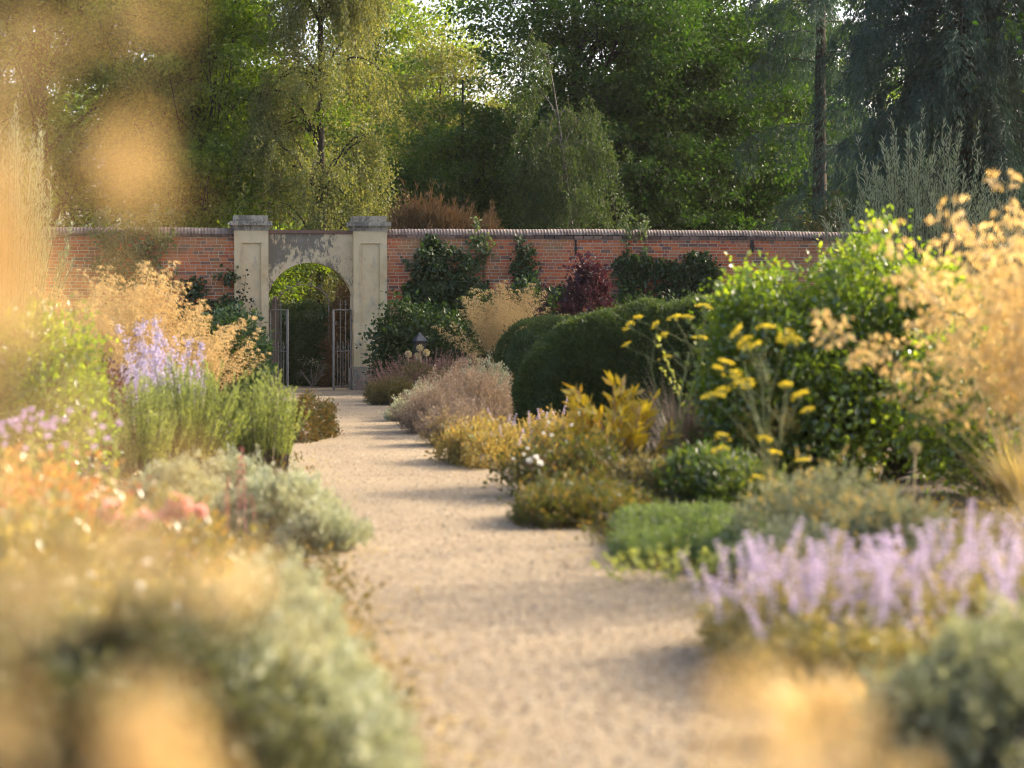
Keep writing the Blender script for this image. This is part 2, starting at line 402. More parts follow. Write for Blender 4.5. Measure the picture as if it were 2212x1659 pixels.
m_corbel = solid('corbel_brick', [(.25, (.10, .07, .055)), (.5, (.20, .115, .085)), (.75, (.30, .19, .14))], 5, 6, .95, bump=.4, island=.5)

def path_mat():
    m = bpy.data.materials.new('gravel_path'); nt = nodes(m); N = nt.nodes
    tc = N.new('ShaderNodeTexCoord')
    a = noise(nt, 55, 4, .75, tc.outputs['Object'])
    r = ramp(nt, a.outputs['Fac'], [(.2, (.215, .165, .105)), (.46, (.29, .228, .148)), (.62, (.335, .268, .18)), (.85, (.42, .35, .25))])
    b = noise(nt, .8, 5, .6, tc.outputs['Object'], .4)
    v = ramp(nt, b.outputs['Fac'], [(.3, (.84, .82, .80)), (.7, (1.08, 1.06, 1.02))])
    col = mixrgb(nt, 'MULTIPLY', 1, r.outputs[0], v.outputs[0])
    p = N.new('ShaderNodeBsdfPrincipled'); p.inputs['Roughness'].default_value = .95; p.inputs['Specular IOR Level'].default_value = .1
    nt.links.new(col, p.inputs['Base Color'])
    c = noise(nt, 7, 5, .7, tc.outputs['Object'])
    mx = N.new('ShaderNodeMath'); mx.operation = 'ADD'; nt.links.new(a.outputs['Fac'], mx.inputs[0]); nt.links.new(c.outputs['Fac'], mx.inputs[1])
    bp = N.new('ShaderNodeBump'); bp.inputs['Strength'].default_value = .45; bp.inputs['Distance'].default_value = .025
    nt.links.new(mx.outputs[0], bp.inputs['Height']); nt.links.new(bp.outputs[0], p.inputs['Normal'])
    out = N.new('ShaderNodeOutputMaterial'); nt.links.new(p.outputs[0], out.inputs[0])
    return m
m_path = path_mat()

L_sycamore = leaf('sycamore_leaf', (.06, .10, .010), (.11, .165, .016), (.19, .23, .028), .48, (1.7, 1.95, .45), .025)
L_oak = leaf('oak_leaf', (.026, .062, .014), (.044, .09, .018), (.085, .13, .026), .42, (1.5, 1.75, .5), .025)
L_birch = leaf('birch_leaf', (.105, .145, .04), (.175, .205, .06), (.27, .27, .11), .45, (1.6, 1.4, .55), .025)
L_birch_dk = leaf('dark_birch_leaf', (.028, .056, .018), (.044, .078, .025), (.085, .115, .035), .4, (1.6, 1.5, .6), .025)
L_mid = leaf('maple_tree_leaf', (.04, .08, .015), (.065, .115, .018), (.12, .16, .03), .45, (1.6, 1.75, .5), .025)
L_lime = leaf('backlit_leaf', (.08, .13, .015), (.13, .18, .02), (.19, .21, .03), .55, (1.7, 1.8, .5), .025)
L_pale = leaf('pale_tree_leaf', (.11, .13, .04), (.15, .16, .055), (.19, .19, .07), .5, (1.6, 1.5, .6), .025)
L_cedar = leaf('cedar_needle', (.032, .066, .05), (.046, .085, .066), (.065, .105, .08), .25, (1.3, 1.4, .8), .025)
L_yew = leaf('yew_needle', (.036, .062, .016), (.054, .088, .022), (.095, .12, .032), .3, (1.5, 1.5, .6), .025)
L_willow = leaf('silver_willow_leaf', (.21, .26, .16), (.28, .33, .21), (.36, .40, .27), .35, (1.2, 1.2, .8), .025)
L_shrub = leaf('glossy_shrub_leaf', (.058, .11, .015), (.092, .158, .022), (.165, .225, .032), .58, (2.3, 2.0, .4), .06, .36)
L_ivy = leaf('wall_climber_leaf', (.022, .045, .012), (.036, .066, .016), (.065, .095, .025), .3, (1.4, 1.5, .6), .03, .45)
L_ivylt = leaf('pale_climber_leaf', (.07, .11, .04), (.11, .15, .06), (.16, .19, .08), .4, (1.4, 1.4, .6), .025)
L_bluegreen = leaf('blue_green_leaf', (.035, .07, .032), (.055, .10, .045), (.09, .13, .06), .35, (1.4, 1.5, .7), .025)
L_twigdark = leaf('dark_twig_leaf', (.02, .018, .012), (.035, .03, .015), (.06, .05, .025), .2)
L_purple = leaf('smoke_bush_leaf', (.045, .017, .022), (.065, .024, .03), (.09, .04, .042), .35, (1.6, .8, .9), .025)
L_maple = leaf('bronze_maple_leaf', (.12, .08, .034), (.16, .105, .045), (.21, .145, .07), .4, (1.5, 1.1, .6), .025)
L_rhodo = leaf('rhododendron_leaf', (.05, .08, .025), (.08, .11, .035), (.15, .11, .04), .3, (1.3, 1.2, .6), .03, .45)
L_gold = leaf('oat_grass_spikelet', (.46, .34, .15), (.58, .44, .21), (.70, .57, .30), .5, (1.15, 1.0, .75), .025)
L_goldnear = leaf('near_oat_spikelet', (.60, .44, .18), (.72, .55, .26), (.82, .67, .38), .5, (1.15, 1.02, .8), .025)
L_goldb = leaf('large_oat_spikelet', (.60, .44, .17), (.72, .56, .25), (.82, .68, .38), .5, (1.15, 1.02, .75), .03)
L_darksage = leaf('dark_sage_leaf', (.065, .075, .034), (.10, .11, .05), (.18, .175, .09), .35, (1.3, 1.2, .7), .03)
L_straw = leaf('straw_blade', (.34, .28, .11), (.46, .36, .15), (.58, .46, .22), .45, (1.2, 1.1, .6), .025)
L_rosemary = leaf('rosemary_needle', (.17, .21, .08), (.26, .30, .115), (.36, .39, .17), .4, (1.5, 1.5, .6), .025)
L_santo = leaf('silver_santolina_leaf', (.30, .31, .19), (.40, .41, .26), (.50, .50, .34), .3, (1.1, 1.1, .85), .03)
L_brownlav = leaf('faded_lavender_stalk', (.17, .125, .09), (.23, .175, .13), (.31, .25, .19), .35, (1.2, 1.05, .8), .03)
L_heather = leaf('heather_leaf', (.075, .07, .02), (.12, .105, .03), (.17, .13, .045), .35, (1.4, 1.2, .6), .03)
L_heathpink = leaf('heather_spike', (.22, .12, .10), (.29, .165, .13), (.36, .23, .18), .35, (1.2, 1, .8), .03)
L_orange = leaf('orange_foliage', (.22, .165, .06), (.29, .22, .08), (.22, .23, .09), .5, (1.3, 1.1, .5), .025)
L_yellow = leaf('yellow_autumn_leaf', (.46, .37, .03), (.56, .45, .035), (.34, .22, .04), .5, (1.4, 1.2, .4), .06, .36)
L_rosefol = leaf('rose_leaf', (.10, .12, .025), (.18, .17, .035), (.26, .15, .05), .45, (1.6, 1.3, .5), .07, .32)
L_fresh = leaf('fresh_leaf', (.05, .085, .02), (.085, .13, .028), (.15, .17, .04), .45, (1.6, 1.6, .5), .05, .36)
L_brier = leaf('brier_leaf', (.05, .07, .02), (.09, .10, .03), (.17, .115, .038), .42, (1.5, 1.3, .5), .025, .5)
L_redfol = leaf('red_rose_leaf', (.34, .075, .05), (.44, .25, .05), (.30, .22, .045), .45, (1.5, 1.2, .6), .06, .32)
L_thyme = leaf('thyme_leaf', (.07, .105, .045), (.10, .145, .06), (.145, .185, .085), .45, (1.5, 1.5, .6), .025)
L_lemon = leaf('lemon_sprig_leaf', (.30, .34, .08), (.40, .42, .12), (.50, .50, .20), .45, (1.3, 1.3, .6), .025)
L_catfol = leaf('catmint_leaf', (.17, .18, .06), (.26, .235, .085), (.38, .31, .13), .45, (1.4, 1.2, .6), .05, .34)
L_lilac = leaf('catmint_flower', (.54, .47, .60), (.63, .56, .66), (.71, .64, .72), .4, (1.15, 1.0, 1.15), .02)
L_perov = leaf('russian_sage_flower', (.44, .39, .53), (.54, .49, .61), (.62, .57, .68), .4, (1.1, 1, 1.15), .02)
L_fennel = leaf('fennel_flower', (.72, .58, .03), (.82, .68, .05), (.76, .70, .12), .4, (1.2, 1.1, .5), .02)
L_pink = leaf('rose_petal', (.85, .42, .38), (.88, .52, .48), (.92, .66, .60), .45, (1.1, .9, .9), .03)
L_white = leaf('white_petal', (.80, .78, .70), (.86, .84, .78), (.9, .88, .84), .4, (1, 1, .95), .03)
L_mauve = leaf('aster_petal', (.52, .40, .60), (.62, .50, .68), (.70, .58, .72), .4, (1.1, 1, 1.1), .02)
L_redspike = leaf('red_flower_spike', (.38, .10, .12), (.48, .17, .20), (.52, .24, .26), .35)
L_allium = leaf('allium_seed', (.40, .36, .24), (.50, .45, .32), (.58, .53, .40), .3)
L_sage = leaf('grey_sage_leaf', (.20, .21, .13), (.29, .30, .19), (.42, .42, .29), .35, (1.2, 1.2, .7), .025)
L_olive = leaf('olive_brown_leaf', (.085, .08, .035), (.14, .12, .05), (.22, .17, .08), .4, (1.4, 1.3, .6), .025)
L_redbox = leaf('low_red_shrub_leaf', (.05, .068, .018), (.085, .075, .022), (.14, .08, .032), .4, (1.4, 1.1, .6), .025)
L_beech = leaf('beech_leaf', (.09, .16, .015), (.14, .21, .02), (.20, .25, .03), .5, (1.9, 1.8, .4), .025)
L_cover = leaf('bed_cover_leaf', (.07, .085, .025), (.13, .11, .035), (.20, .14, .025), .4, (1.4, 1.2, .6), .03)

# ================================================================== GROUND, PATH
def sheet(name, pts, z, mat, lab=None):
    mb = MB(); n = len(pts)
    mb.add([(x, y, z) for x, y in pts], [list(range(n))])
    o = bpy.data.objects.new(name, mb.mesh(name, mat)); COL.objects.link(o); o['kind'] = 'structure'
    return o
sheet('ground', [(-400, -60), (400, -60), (400, 700), (-400, 700)], 0, m_soil)
GT = W(669.6, HZ, 54.0); GX, GY = GT[0], GT[1]; TH = RAD(10)
def wl(u, v, z=0):   # wall frame -> world (v away from the viewer)
    return np.array([GX + u * math.cos(TH) - v * math.sin(TH), GY + u * math.sin(TH) + v * math.cos(TH), z])
def U(px):
    a = (px - CX) / F
    return (a * GY - GX) / (math.cos(TH) - a * math.sin(TH))
Lp = [G(x, y)[:2] for x, y in ((640, 905), (672, 1000), (706, 1100), (745, 1180), (770, 1255), (815, 1330), (845, 1420), (880, 1520), (910, 1659), (905, 2400))]
Rp = [G(x, y)[:2] for x, y in ((832, 875), (900, 920), (968, 985), (1060, 1035), (1150, 1085), (1215, 1160), (1330, 1230), (1500, 1262), (1600, 1330), (1660, 1420), (1760, 1500), (1950, 1570), (2250, 1659), (3600, 2400))]
gl, gr = wl(-.93, -.25)[:2], wl(1.45, -.35)[:2]
bk = [wl(.93, .3)[:2], wl(.93, 1.2)[:2], wl(5, 1.3)[:2], wl(5, 3.1)[:2], wl(-6, 3.1)[:2], wl(-6, 1.3)[:2], wl(-.93, 1.2)[:2], wl(-.93, .3)[:2]]
Lq = [(p[0] - .30 + .07 * math.sin(i * 2.1), p[1]) for i, p in enumerate(Lp)]; Rq = [(p[0] + .22 + .08 * math.sin(i * 1.7), p[1]) for i, p in enumerate(Rp)]
sheet('path', [*bk, gl, *Lq, *reversed(Rq), gr, wl(.93, -.3)[:2]], .006, m_path)
# loose stones lying on the path
rng = RG(5); n = 15000; yy = 1 / rng.uniform(1 / 54, 1 / 8, n)
Ly, Lx = np.array([p[1] for p in Lp]), np.array([p[0] for p in Lp]); Ry, Rx = np.array([p[1] for p in Rp]), np.array([p[0] for p in Rp])
xl = np.interp(yy, Ly[::-1], Lx[::-1]); xr = np.interp(yy, Ry[::-1], Rx[::-1]); xx = xl + (xr - xl) * rng.uniform(0, 1, n)
pos = np.stack([xx, yy, np.full(n, .010)], 1)
s = rng.uniform(.004, .011, n)[:, None]
an = rng.uniform(0, 6.28, n); c, q = np.cos(an), np.sin(an)
A = np.stack([c, q, 0 * c], 1) * s * 1.3; B = np.stack([-q, c, 0 * c], 1) * s; T = np.array([0, 0, 1.]) * s * .9
V = np.stack([pos - A, pos - B, pos + A, pos + B, pos + T], 1).reshape(-1, 3)
mb = MB(); k = np.arange(n)[:, None] * 5
mb.add(V, np.concatenate([k + f for f in ([0, 1, 4], [1, 2, 4], [2, 3, 4], [3, 0, 4])]))
m_stone = solid('loose_stone', [(.1, (.20, .14, .09)), (.5, (.42, .31, .20)), (.9, (.62, .52, .38))], 3, 2, .9, island=.9)
single('gravel', mb.mesh('gravel', m_stone), None, None, kind='stuff')

# ================================================================== GATEWAY AND WALLS
gate = thing('stone_gateway', 'weathered cream arched gateway with two panelled piers in the brick wall', 'gateway', wl(0, 0), rz=TH)
arch = MB(); NU = 40; HW, SPR, RISE, TOP = .945, 2.10, .745, 3.49
RR = (HW * HW + RISE * RISE) / (2 * RISE); cz = SPR + RISE - RR
us = np.linspace(-HW, HW, NU + 1); zs = cz + np.sqrt(np.maximum(RR * RR - us * us, 0)); y0, y1 = -.17, .17
for i in range(NU):
    a, b, za, zb = us[i], us[i + 1], zs[i], zs[i + 1]
    arch.add([(a, y0, za), (b, y0, zb), (b, y0, TOP), (a, y0, TOP)], [(0, 1, 2, 3)])
    arch.add([(a, y1, za), (b, y1, zb), (b, y1, TOP), (a, y1, TOP)], [(3, 2, 1, 0)])
    arch.add([(a, y0, za), (b, y0, zb), (b, y1, zb), (a, y1, za)], [(3, 2, 1, 0)])
arch.box((-HW, y0, SPR - 2.099), (-HW + .028, y1, SPR)); arch.box((HW - .028, y0, SPR - 2.099), (HW, y1, SPR))
aw = part('arch_wall', arch.mesh('arch_wall', m_stucco_arch), gate)
cpm = MB(); cpm.box((-HW, -.21, 3.49), (.25, .21, 3.565)); cpm.box((.255, -.21, 3.49), (HW, .21, 3.56))
part('arch_coping', cpm.mesh('arch_coping', m_corbel), aw)
pm = MB(); PW, PT = .375, .32
pm.box((-PW, -PT + .035, .53), (PW, PT, 3.58))
pm.box((-PW, -PT, .53), (-.232, -PT + .035, 3.58)); pm.box((.232, -PT, .53), (PW, -PT + .035, 3.58))
pm.box((-.232, -PT, 3.29), (.232, -PT + .035, 3.58)); pm.box((-.232, -PT, .53), (.232, -PT + .035, .775))
pier_me = pm.mesh('pier', m_stucco)
bd = MB()   # moulded bead round the sunk panel
for a, b in (((-.232, -.327, .775), (-.214, -.288, 3.29)), ((.214, -.327, .775), (.232, -.288, 3.29)), ((-.214, -.327, 3.272), (.214, -.288, 3.29)), ((-.214, -.327, .775), (.214, -.288, .793))):
    bd.box(a, b)
bead_me = bd.mesh('panel_moulding', m_stucco)
cm_ = MB(); cm_.box((-.37, -.315, 3.75), (.37, .315, 3.88)); cm_.box((-.455, -.40, 3.675), (.455, .40, 3.75))
for i in range(6):
    e = .02 + .065 * (i / 5) ** 1.8; cm_.box((-PW - e, -PT - e, 3.585 + i * .015), (PW + e, PT + e, 3.585 + (i + 1) * .015))
cm_.box((-PW - .012, -PT - .012, 3.545), (PW + .012, PT + .012, 3.585))
cap_me = cm_.mesh('cap', m_cap)
pl = MB(); pl.box((-PW - .03, -PT - .03, 0), (PW + .03, PT + .03, .485)); pl.box((-PW - .018, -PT - .018, .485), (PW + .018, PT + .018, .53))
pl_me = pl.mesh('plinth', m_plinth)
for sx in (-1, 1):
    p = part('pier', pier_me, gate, (sx * (HW + PW), 0, 0))
    part('panel_moulding', bead_me, p); part('cap', cap_me, p, rot=(0, 0, PI if sx > 0 else 0)); part('plinth', pl_me, p)

def brick_wall(u0, u1, seed, label):
    rng = RG(seed); t = thing('brick_wall', label, 'brick wall', wl((u0 + u1) / 2, 0), 'garden walls either side of the gateway', TH)
    h0 = (u1 - u0) / 2; x0, x1 = -h0, h0
    mb = MB(); mb.box((x0, -.164, 0), (x1, .164, 3.40), 1)
    z = .012; row = 0; V = []
    while z < 3.385:
        x = x0 + rng.uniform(-.2, 0); 
        while x < x1:
            w = .215 if rng.uniform() < (.85 if row % 4 else .15) else .104
            if rng.uniform() < .03: w *= .7
            a, b = max(x + .005, x0), min(x + w + .004, x1)
            if b - a > .02:
                f = -.168 - rng.uniform(0, .005); zz = z + rng.uniform(-.0025, .0025)
                V.append([(a, f, zz), (b, f, zz), (b, f, zz + .062), (a, f, zz + .062), (a, -.163, zz), (b, -.163, zz), (b, -.163, zz + .062), (a, -.163, zz + .062)])
            x += w + .013
        z += .0752; row += 1
    V = np.array(V); k = np.arange(len(V))[:, None, None] * 8
    fc = np.array([(0, 1, 2, 3), (1, 5, 6, 2), (4, 0, 3, 7), (3, 2, 6, 7), (4, 5, 1, 0)])
    mb.add(V.reshape(-1, 3), (k + fc).reshape(-1, 4), 0)
    part('brickwork', mb.mesh('brickwork', [m_brick, m_mortar]), t)
    cb = MB(); x = x0
    while x < x1 - .02:
        b = min(x + .215, x1); j = rng.uniform(-.003, .003)
        cb.box((x + .004, -.195 + j, 3.40), (b - .004, .195, 3.475)); x += .225
    part('corbel_course', cb.mesh('corbel_course', m_corbel), t)
    cp = MB(); x = x0; ang = np.linspace(0, PI, 9)
    while x < x1 - .02:
        w = rng.uniform(.066, .080); b = min(x + w, x1); dz = rng.uniform(-.002, .003); r = .205 + rng.uniform(-.003, .003)
        sag = .014 * math.sin(x * .45 + seed) + .006 * math.sin(x * 1.7)
        pr = np.stack([np.cos(ang) * r, 3.475 + dz + sag + np.sin(ang) ** .8 * .145], 1)
        vv = [(x + .0012, yy, zz) for yy, zz in pr] + [(b - .0012, yy, zz) for yy, zz in pr]
        cp.add(vv, [(i, i + 1, i + 10, i + 9) for i in range(8)], 0, True); cp.f.append((np.array([list(range(9))]) + cp.n - 18, 0, False)); cp.f.append((np.array([list(range(17, 8, -1))]) + cp.n - 18, 0, False))
        x += w
    part('coping', cp.mesh('coping', m_coping), t)
    return t
brick_wall(-15.0, -HW - 2 * PW, 3, 'red brick garden wall behind the tall golden grass, climber shoots over its coping')
rw = brick_wall(HW + 2 * PW, 24.0, 4, 'long red brick garden wall with two dark iron straps under its coping')
for px, w, zt, zb in ((1240, .035, 517, 552), (1619, .075, 513, 545)):
    u = U(px); Yd = GY + u * math.sin(TH)
    mb = MB(); mb.box((-w / 2, -.205, Z(zb, Yd)), (w / 2, -.175, min(Z(zt, Yd), 3.39))); mb.box((-w / 2 - .015, -.215, Z(zb, Yd) + .1), (w / 2 + .015, -.206, Z(zb, Yd) + .16))
    part('iron_strap', mb.mesh('iron_strap', m_dark_iron), rw, (u - (HW + 2 * PW + 24.0) / 2, 0, 0))

def fleur(mb, x, z, s=1.0):
    d = .042 * s
    for a, b in (((0, 0), (d, d)), ((d, d), (0, 2 * d)), ((0, 2 * d), (-d, d)), ((-d, d), (0, 0))):
        mb.tube([(x + a[0], 0, z + a[1]), (x + b[0], 0, z + b[1])], .0085 * s, 5)
    mb.tube([(x, 0, z + 2 * d - .005), (x, 0, z + 2 * d + .03 * s), (x, 0, z + 2 * d + .085 * s)], [.009 * s, .011 * s, .002], 5)
    mb.tube([(x - d * 1.25, 0, z + d), (x + d * 1.25, 0, z + d)], .007 * s, 5)
def gate_leaf(hx, ang, sgn, label):
    t = thing('iron_gate', label, 'gate', wl(hx, -.19), 'pair of open iron gates', TH + ang)
    Wg = .90 * sgn; f = MB()
    def bar(m, x, a, b, r): m.tube([(x, 0, a), (x, 0, b)], r, 6)
    for x, r in ((.02 * sgn, .020), (Wg - .02 * sgn, .020), (Wg - .075 * sgn, .013)): bar(f, x, .03, 1.80, r)
    for z, r in ((1.79, .017), (.877, .014), (.10, .016)): f.tube([(.0, 0, z), (Wg, 0, z)], r, 6)
    part('gate_frame', f.mesh('gate_frame', m_iron), t)
    lb = MB(); bar(lb, 0, .10, 1.87, .009); fleur(lb, 0, 1.87, .9); lme = lb.mesh('long_bar', m_iron)
    sb = MB(); bar(sb, 0, .10, .925, .008); fleur(sb, 0, .925); sme = sb.mesh('short_bar', m_iron)
    for i in range(2): part('long_bar', lme, t, ((.28 + .26 * i) * sgn, 0, 0))
    for i in range(3): part('short_bar', sme, t, ((.15 + .26 * i) * sgn, 0, 0))
    lk = MB(); lk.box((Wg - .10 * sgn - .03, -.022, 1.46), (Wg - .10 * sgn + .03, .022, 1.54)); lk.tube([(Wg - .09 * sgn, -.06, 1.5), (Wg - .09 * sgn, .06, 1.5)], .012, 6)
    part('latch', lk.mesh('latch', m_iron), t)
    for z in (.35, 1.55):
        hg = MB(); hg.box((-.03, -.015, z - .03), (.035, .015, z + .03)); part('hinge', hg.mesh('hinge', m_iron), t)
gate_leaf(-.905, -RAD(68), 1, 'grey iron gate leaf swung open on the pier overgrown with dark twigs')
gate_leaf(.905, RAD(57), -1, 'grey iron gate leaf swung open on the pier whose stone plinth is bare')

# ================================================================== BEHIND THE GATE
def hedge(name_me, rng, Lx, Wy, H, n, L, Wd, mat, slope=0., p=5.0, rough=.05):
    """clipped hedge: leafy skin of sprigs on a rounded box, dark inside"""
    mb = MB()
    D = rng.normal(size=(n * 2, 3)); D /= np.abs(D).max(1, keepdims=True); D[:, 2] = np.abs(D[:, 2])
    area = np.where(np.abs(D).argmax(1) == 0, Wy * H, np.where(np.abs(D).argmax(1) == 1, Lx * H, Lx * Wy)); area = area / area.max()
    D = D[rng.uniform(0, 1, n * 2) < area]; 
    def surf(D):
        r = 1 / (np.abs(D) ** p).sum(1, keepdims=True) ** (1 / p)
        q = D * r
        nr = unit(np.sign(q) * np.abs(q) ** (p - 1) / np.array([Lx, Wy, H]))
        P = q * np.array([Lx, Wy, H]); P[:, 2] *= 1 + slope * P[:, 0] / Lx
        return P, nr
    P, nr = surf(D)
    bump = rough * (np.sin(P[:, 0] * 4 + P[:, 2] * 3) * np.sin(P[:, 1] * 5 + P[:, 2] * 4.3 + 1) + np.sin(P[:, 0] * 9 + 2) * np.sin(P[:, 2] * 8))
    P = P + nr * (bump * .5 + rng.normal(size=len(P)) * .018 + (rng.uniform(0, 1, len(P)) < .03) * rng.uniform(0, .09, len(P)))[:, None]; P[:, 2] = np.maximum(P[:, 2], .01)
    mb.leaves(P, L, Wd, rng, unit(nr + np.array([0, 0, .35])), .75, bias=.3)
    g = 16; th = np.arange(g * 2) * PI / g; ph = np.linspace(0, PI / 2, 9)
    C = np.stack([np.cos(ph)[:, None] * np.cos(th), np.cos(ph)[:, None] * np.sin(th), np.sin(ph)[:, None] + 0 * th], -1).reshape(-1, 3)
    C /= np.abs(C).max(1, keepdims=True); Q, nq = surf(C); Q = Q * [1 - .05 / Lx, 1 - .05 / Wy, 1 - .05 / H]
    i = np.arange(8)[:, None] * (2 * g); j = np.arange(2 * g)[None]; j2 = (j + 1) % (2 * g)
    mb.add(Q, np.stack([i + j, i + j2, i + 2 * g + j2, i + 2 * g + j], -1).reshape(-1, 4))
    return mb.mesh(name_me, mat, )

b = wl(-.3, 4.0); single('hedge', hedge('hedge', RG(30), 5.2, .8, 1.86, 60000, .07, .03, L_yew, rough=.12), 'dark clipped hedge across the path beyond the arched gateway', 'hedge', b, rz=TH)
b = wl(-.72, 6.4)
tk, cm = limb_tree(31, 3.6, .06, (0, 0, 2.9, 1.5, 1.2, 1.3), 9, 90, 130, .26, .085, .06)
t = thing('beech_tree', 'small sunlit yellow green beech tree seen through the arch above the hedge', 'tree', b); part('trunk', tk.mesh('trunk', m_bark), t); part('crown', cm.mesh('crown', L_beech), t)
b = wl(1.28, 2.4)
mb = MB(); mound(mb, RG(32), .55, .6, 2.3, 900, 18, .10, .022, up=-.25, tl=.2, spread=.03, lob=1)
t = thing('bronze_maple', 'narrow bronze leaved maple behind the open gate leaf inside the arch', 'shrub', b); part('foliage', mb.mesh('foliage', L_maple), t)
tk = MB(); tk.tube([(0, 0, 0), (.05, 0, .6), (0, .05, 1.6)], [.05, .04, .02], 6); part('stem', tk.mesh('stem', m_bark), t)
# wooden post behind the gate
u = U(607.5); p0 = wl(u - .02, 1.4); t = thing('wooden_post', 'grey brown square wooden post with weathered top just behind the open gateway', 'post', p0, rz=TH)
mb = MB(); mb.box((-.085, -.085, 0), (.085, .085, 1.98)); part('shaft', mb.mesh('shaft', m_wood), t)
mb = MB(); mb.box((-.10, -.10, 1.98), (.10, .10, 2.02)); mb.blob((0, 0, 2.05), (.07, .07, .06)); part('cap', mb.mesh('cap', m_wood), t)
# garden arch in iron
p0 = wl(.12, 3.0); t = thing('iron_garden_arch', 'slender grey iron arch topped with spear finials beyond the gateway', 'garden arch', p0, rz=TH)
mb = MB(); a = np.linspace(.25, PI - .25, 15); R_ = .62; mb.tube(np.stack([np.cos(a) * R_, 0 * a, 1.9 + np.sin(a) * .50], 1), .014, 6)
part('hoop', mb.mesh('hoop', m_iron), t)
for x in (-.60, .60):
    mb = MB(); mb.tube([(x, 0, 0), (x, 0, 2.03)], .014, 6); part('upright', mb.mesh('upright', m_iron), t)
fm = MB(); fleur(fm, 0, 0, .95); fm.tube([(0, 0, -.02), (0, 0, .02)], .008, 5); fme = fm.mesh('finial', m_iron)
for a in (.55, .95, 1.35, 1.75, 2.15, 2.55): part('finial', fme, t, (math.cos(a) * R_, 0, 1.9 + math.sin(a) * .5), (0, PI / 2 - a, 0))
# bare little bush
p0 = wl(.22, 1.75); rng = RG(33); mb = MB()
for i in range(9):
    th = rng.uniform(0, 6.28); e = np.array([math.cos(th) * .3, math.sin(th) * .2, rng.uniform(.3, .62)]); m = e * [.5, .5, .45] + [rng.normal() * .05, 0, .08]
    q = bez(np.array([0, 0, 0.]), m, e, 5); mb.tube(q, np.linspace(.016, .005, 5), 5)
    for k in range(3): mb.tube([q[3], q[3] + rng.normal(size=3) * .06 + [0, 0, .05], q[3] + rng.normal(size=3) * .1 + [0, 0, .07]], [.006, .004, .003], 3)
t = thing('bare_bush', 'small bare pale twiggy bush at the foot of the hedge inside the arch', 'shrub', p0); part('stem', mb.mesh('stem', m_dead_twig), t)
mb = MB(); mb.leaves(rng.normal(size=(90, 3)) * [.14, .1, .05] + [0, 0, .6], .05, .02, rng); part('foliage', mb.mesh('foliage', L_sage), t)

# ================================================================== TREES BEYOND THE WALL
GB = 'trees beyond the garden wall'
def tree(name, label, px, d, tk, cm, leafm, bark=m_bark, group=GB, rz=0, cat='tree'):
    t = thing(name, label, cat, (X(px, d), d, 0), group, rz)
    part('trunk', tk if isinstance(tk, bpy.types.Mesh) else tk.mesh('trunk', bark), t); part('crown', cm if isinstance(cm, bpy.types.Mesh) else cm.mesh('crown', leafm), t)
    return t
a = limb_tree(41, 15, .26, (0, 0, 8.2, 4.0, 3.6, 6.6), 30, 520, 210, .40, .115, .085)
tree('sycamore_tree', 'broad green sycamore veiled by the blurred golden grass, nearest the picture edge', 90, 67, *a, L_sycamore)
a = limb_tree(42, 15, .24, (.3, 0, 8.0, 2.6, 3.2, 7.2), 30, 560, 210, .36, .11, .085)
tree('sycamore_tree', 'dense sycamore with bright sunlit yellow green leaves beside the weeping birch', 425, 66, *a, L_sycamore)
a = weeping(43, 15.5, .15, 2.2, 2.2, 2300, 50, .07, .048, .5, 2.6, 1.6, limbs=75)
tree('weeping_birch', 'tall weeping birch with hanging olive gold curtains above the gateway', 694, 63.5, *a, [L_birch, m_twig])
a = limb_tree(44, 16, .2, (-.3, 0, 9.4, 3.0, 3, 5.6), 18, 260, 170, .48, .125, .10)
tree('lime_tree', 'light green airy tree behind the weeping birch, edging the bright gap of sky', 815, 90, *a, L_lime)
a = limb_tree(45, 11.2, .12, (.1, 0, 7.4, 2.1, 1.9, 3.6), 14, 190, 110, .38, .11, .075)
tree('pale_willow_tree', 'pale feathery olive tree in the middle of the gap below the open sky', 955, 84, *a, L_pale)
a = limb_tree(46, 17, .34, (.9, 0, 9.4, 3.7, 4, 6.4), 28, 480, 210, .46, .13, .095)
tree('oak_tree', 'large dark oak with a thick forked trunk and spreading upper branches', 1245, 80, *a, L_oak)
a = limb_tree(47, 9.5, .16, (0, 0, 4.6, 3.6, 3, 4.3), 26, 480, 200, .38, .115, .085)
tree('field_maple_tree', 'rounded mid green tree above the bronze dome of foliage', 1000, 80, *a, L_mid)
a = weeping(48, 8.8, .085, 1.75, 1.6, 1250, 50, .08, .038, .6, 2.6, 1.2, lean=-.9, limbs=46, lr=.2)
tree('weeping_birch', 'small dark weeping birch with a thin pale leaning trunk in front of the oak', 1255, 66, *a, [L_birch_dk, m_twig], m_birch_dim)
a = limb_tree(49, 16, .3, (0, 0, 7.6, 3.6, 3.2, 7.4), 28, 500, 210, .45, .13, .095)
tree('oak_tree', 'very dark dense oak between the forked oak and the bare straight trunk', 1530, 82, *a, L_oak)
a = limb_tree(50, 17, .3, (0, 0, 9.0, 4.4, 4, 8.0), 14, 130, 120, .55, .17, .13)
tree('lime_tree', 'backlit yellow green tree with white sky sparkling through, behind the straight trunk', 1690, 104, *a, L_lime)
a = limb_tree(57, 17, .28, (0, 0, 8.4, 3.8, 3.4, 7.6), 20, 250, 170, .5, .14, .105)
tree('oak_tree', 'dark green oak with sparkling gaps behind the straight trunk and the plumed cedar', 1900, 86, *a, L_oak)
a = conifer(51, 18, .31, 3.2, 40, 24, 60, .13, .034, .16, .22, (.5, 1.5), .45, .35)
tree('cedar_tree', 'cedar with a tall bare straight trunk and sparse blue green drooping boughs', 1768, 76, *a, L_cedar)
a = conifer(52, 20, .34, 5.2, 190, 26, 62, .15, .042, .03, .30, (.6, 1.9), 0, .5)
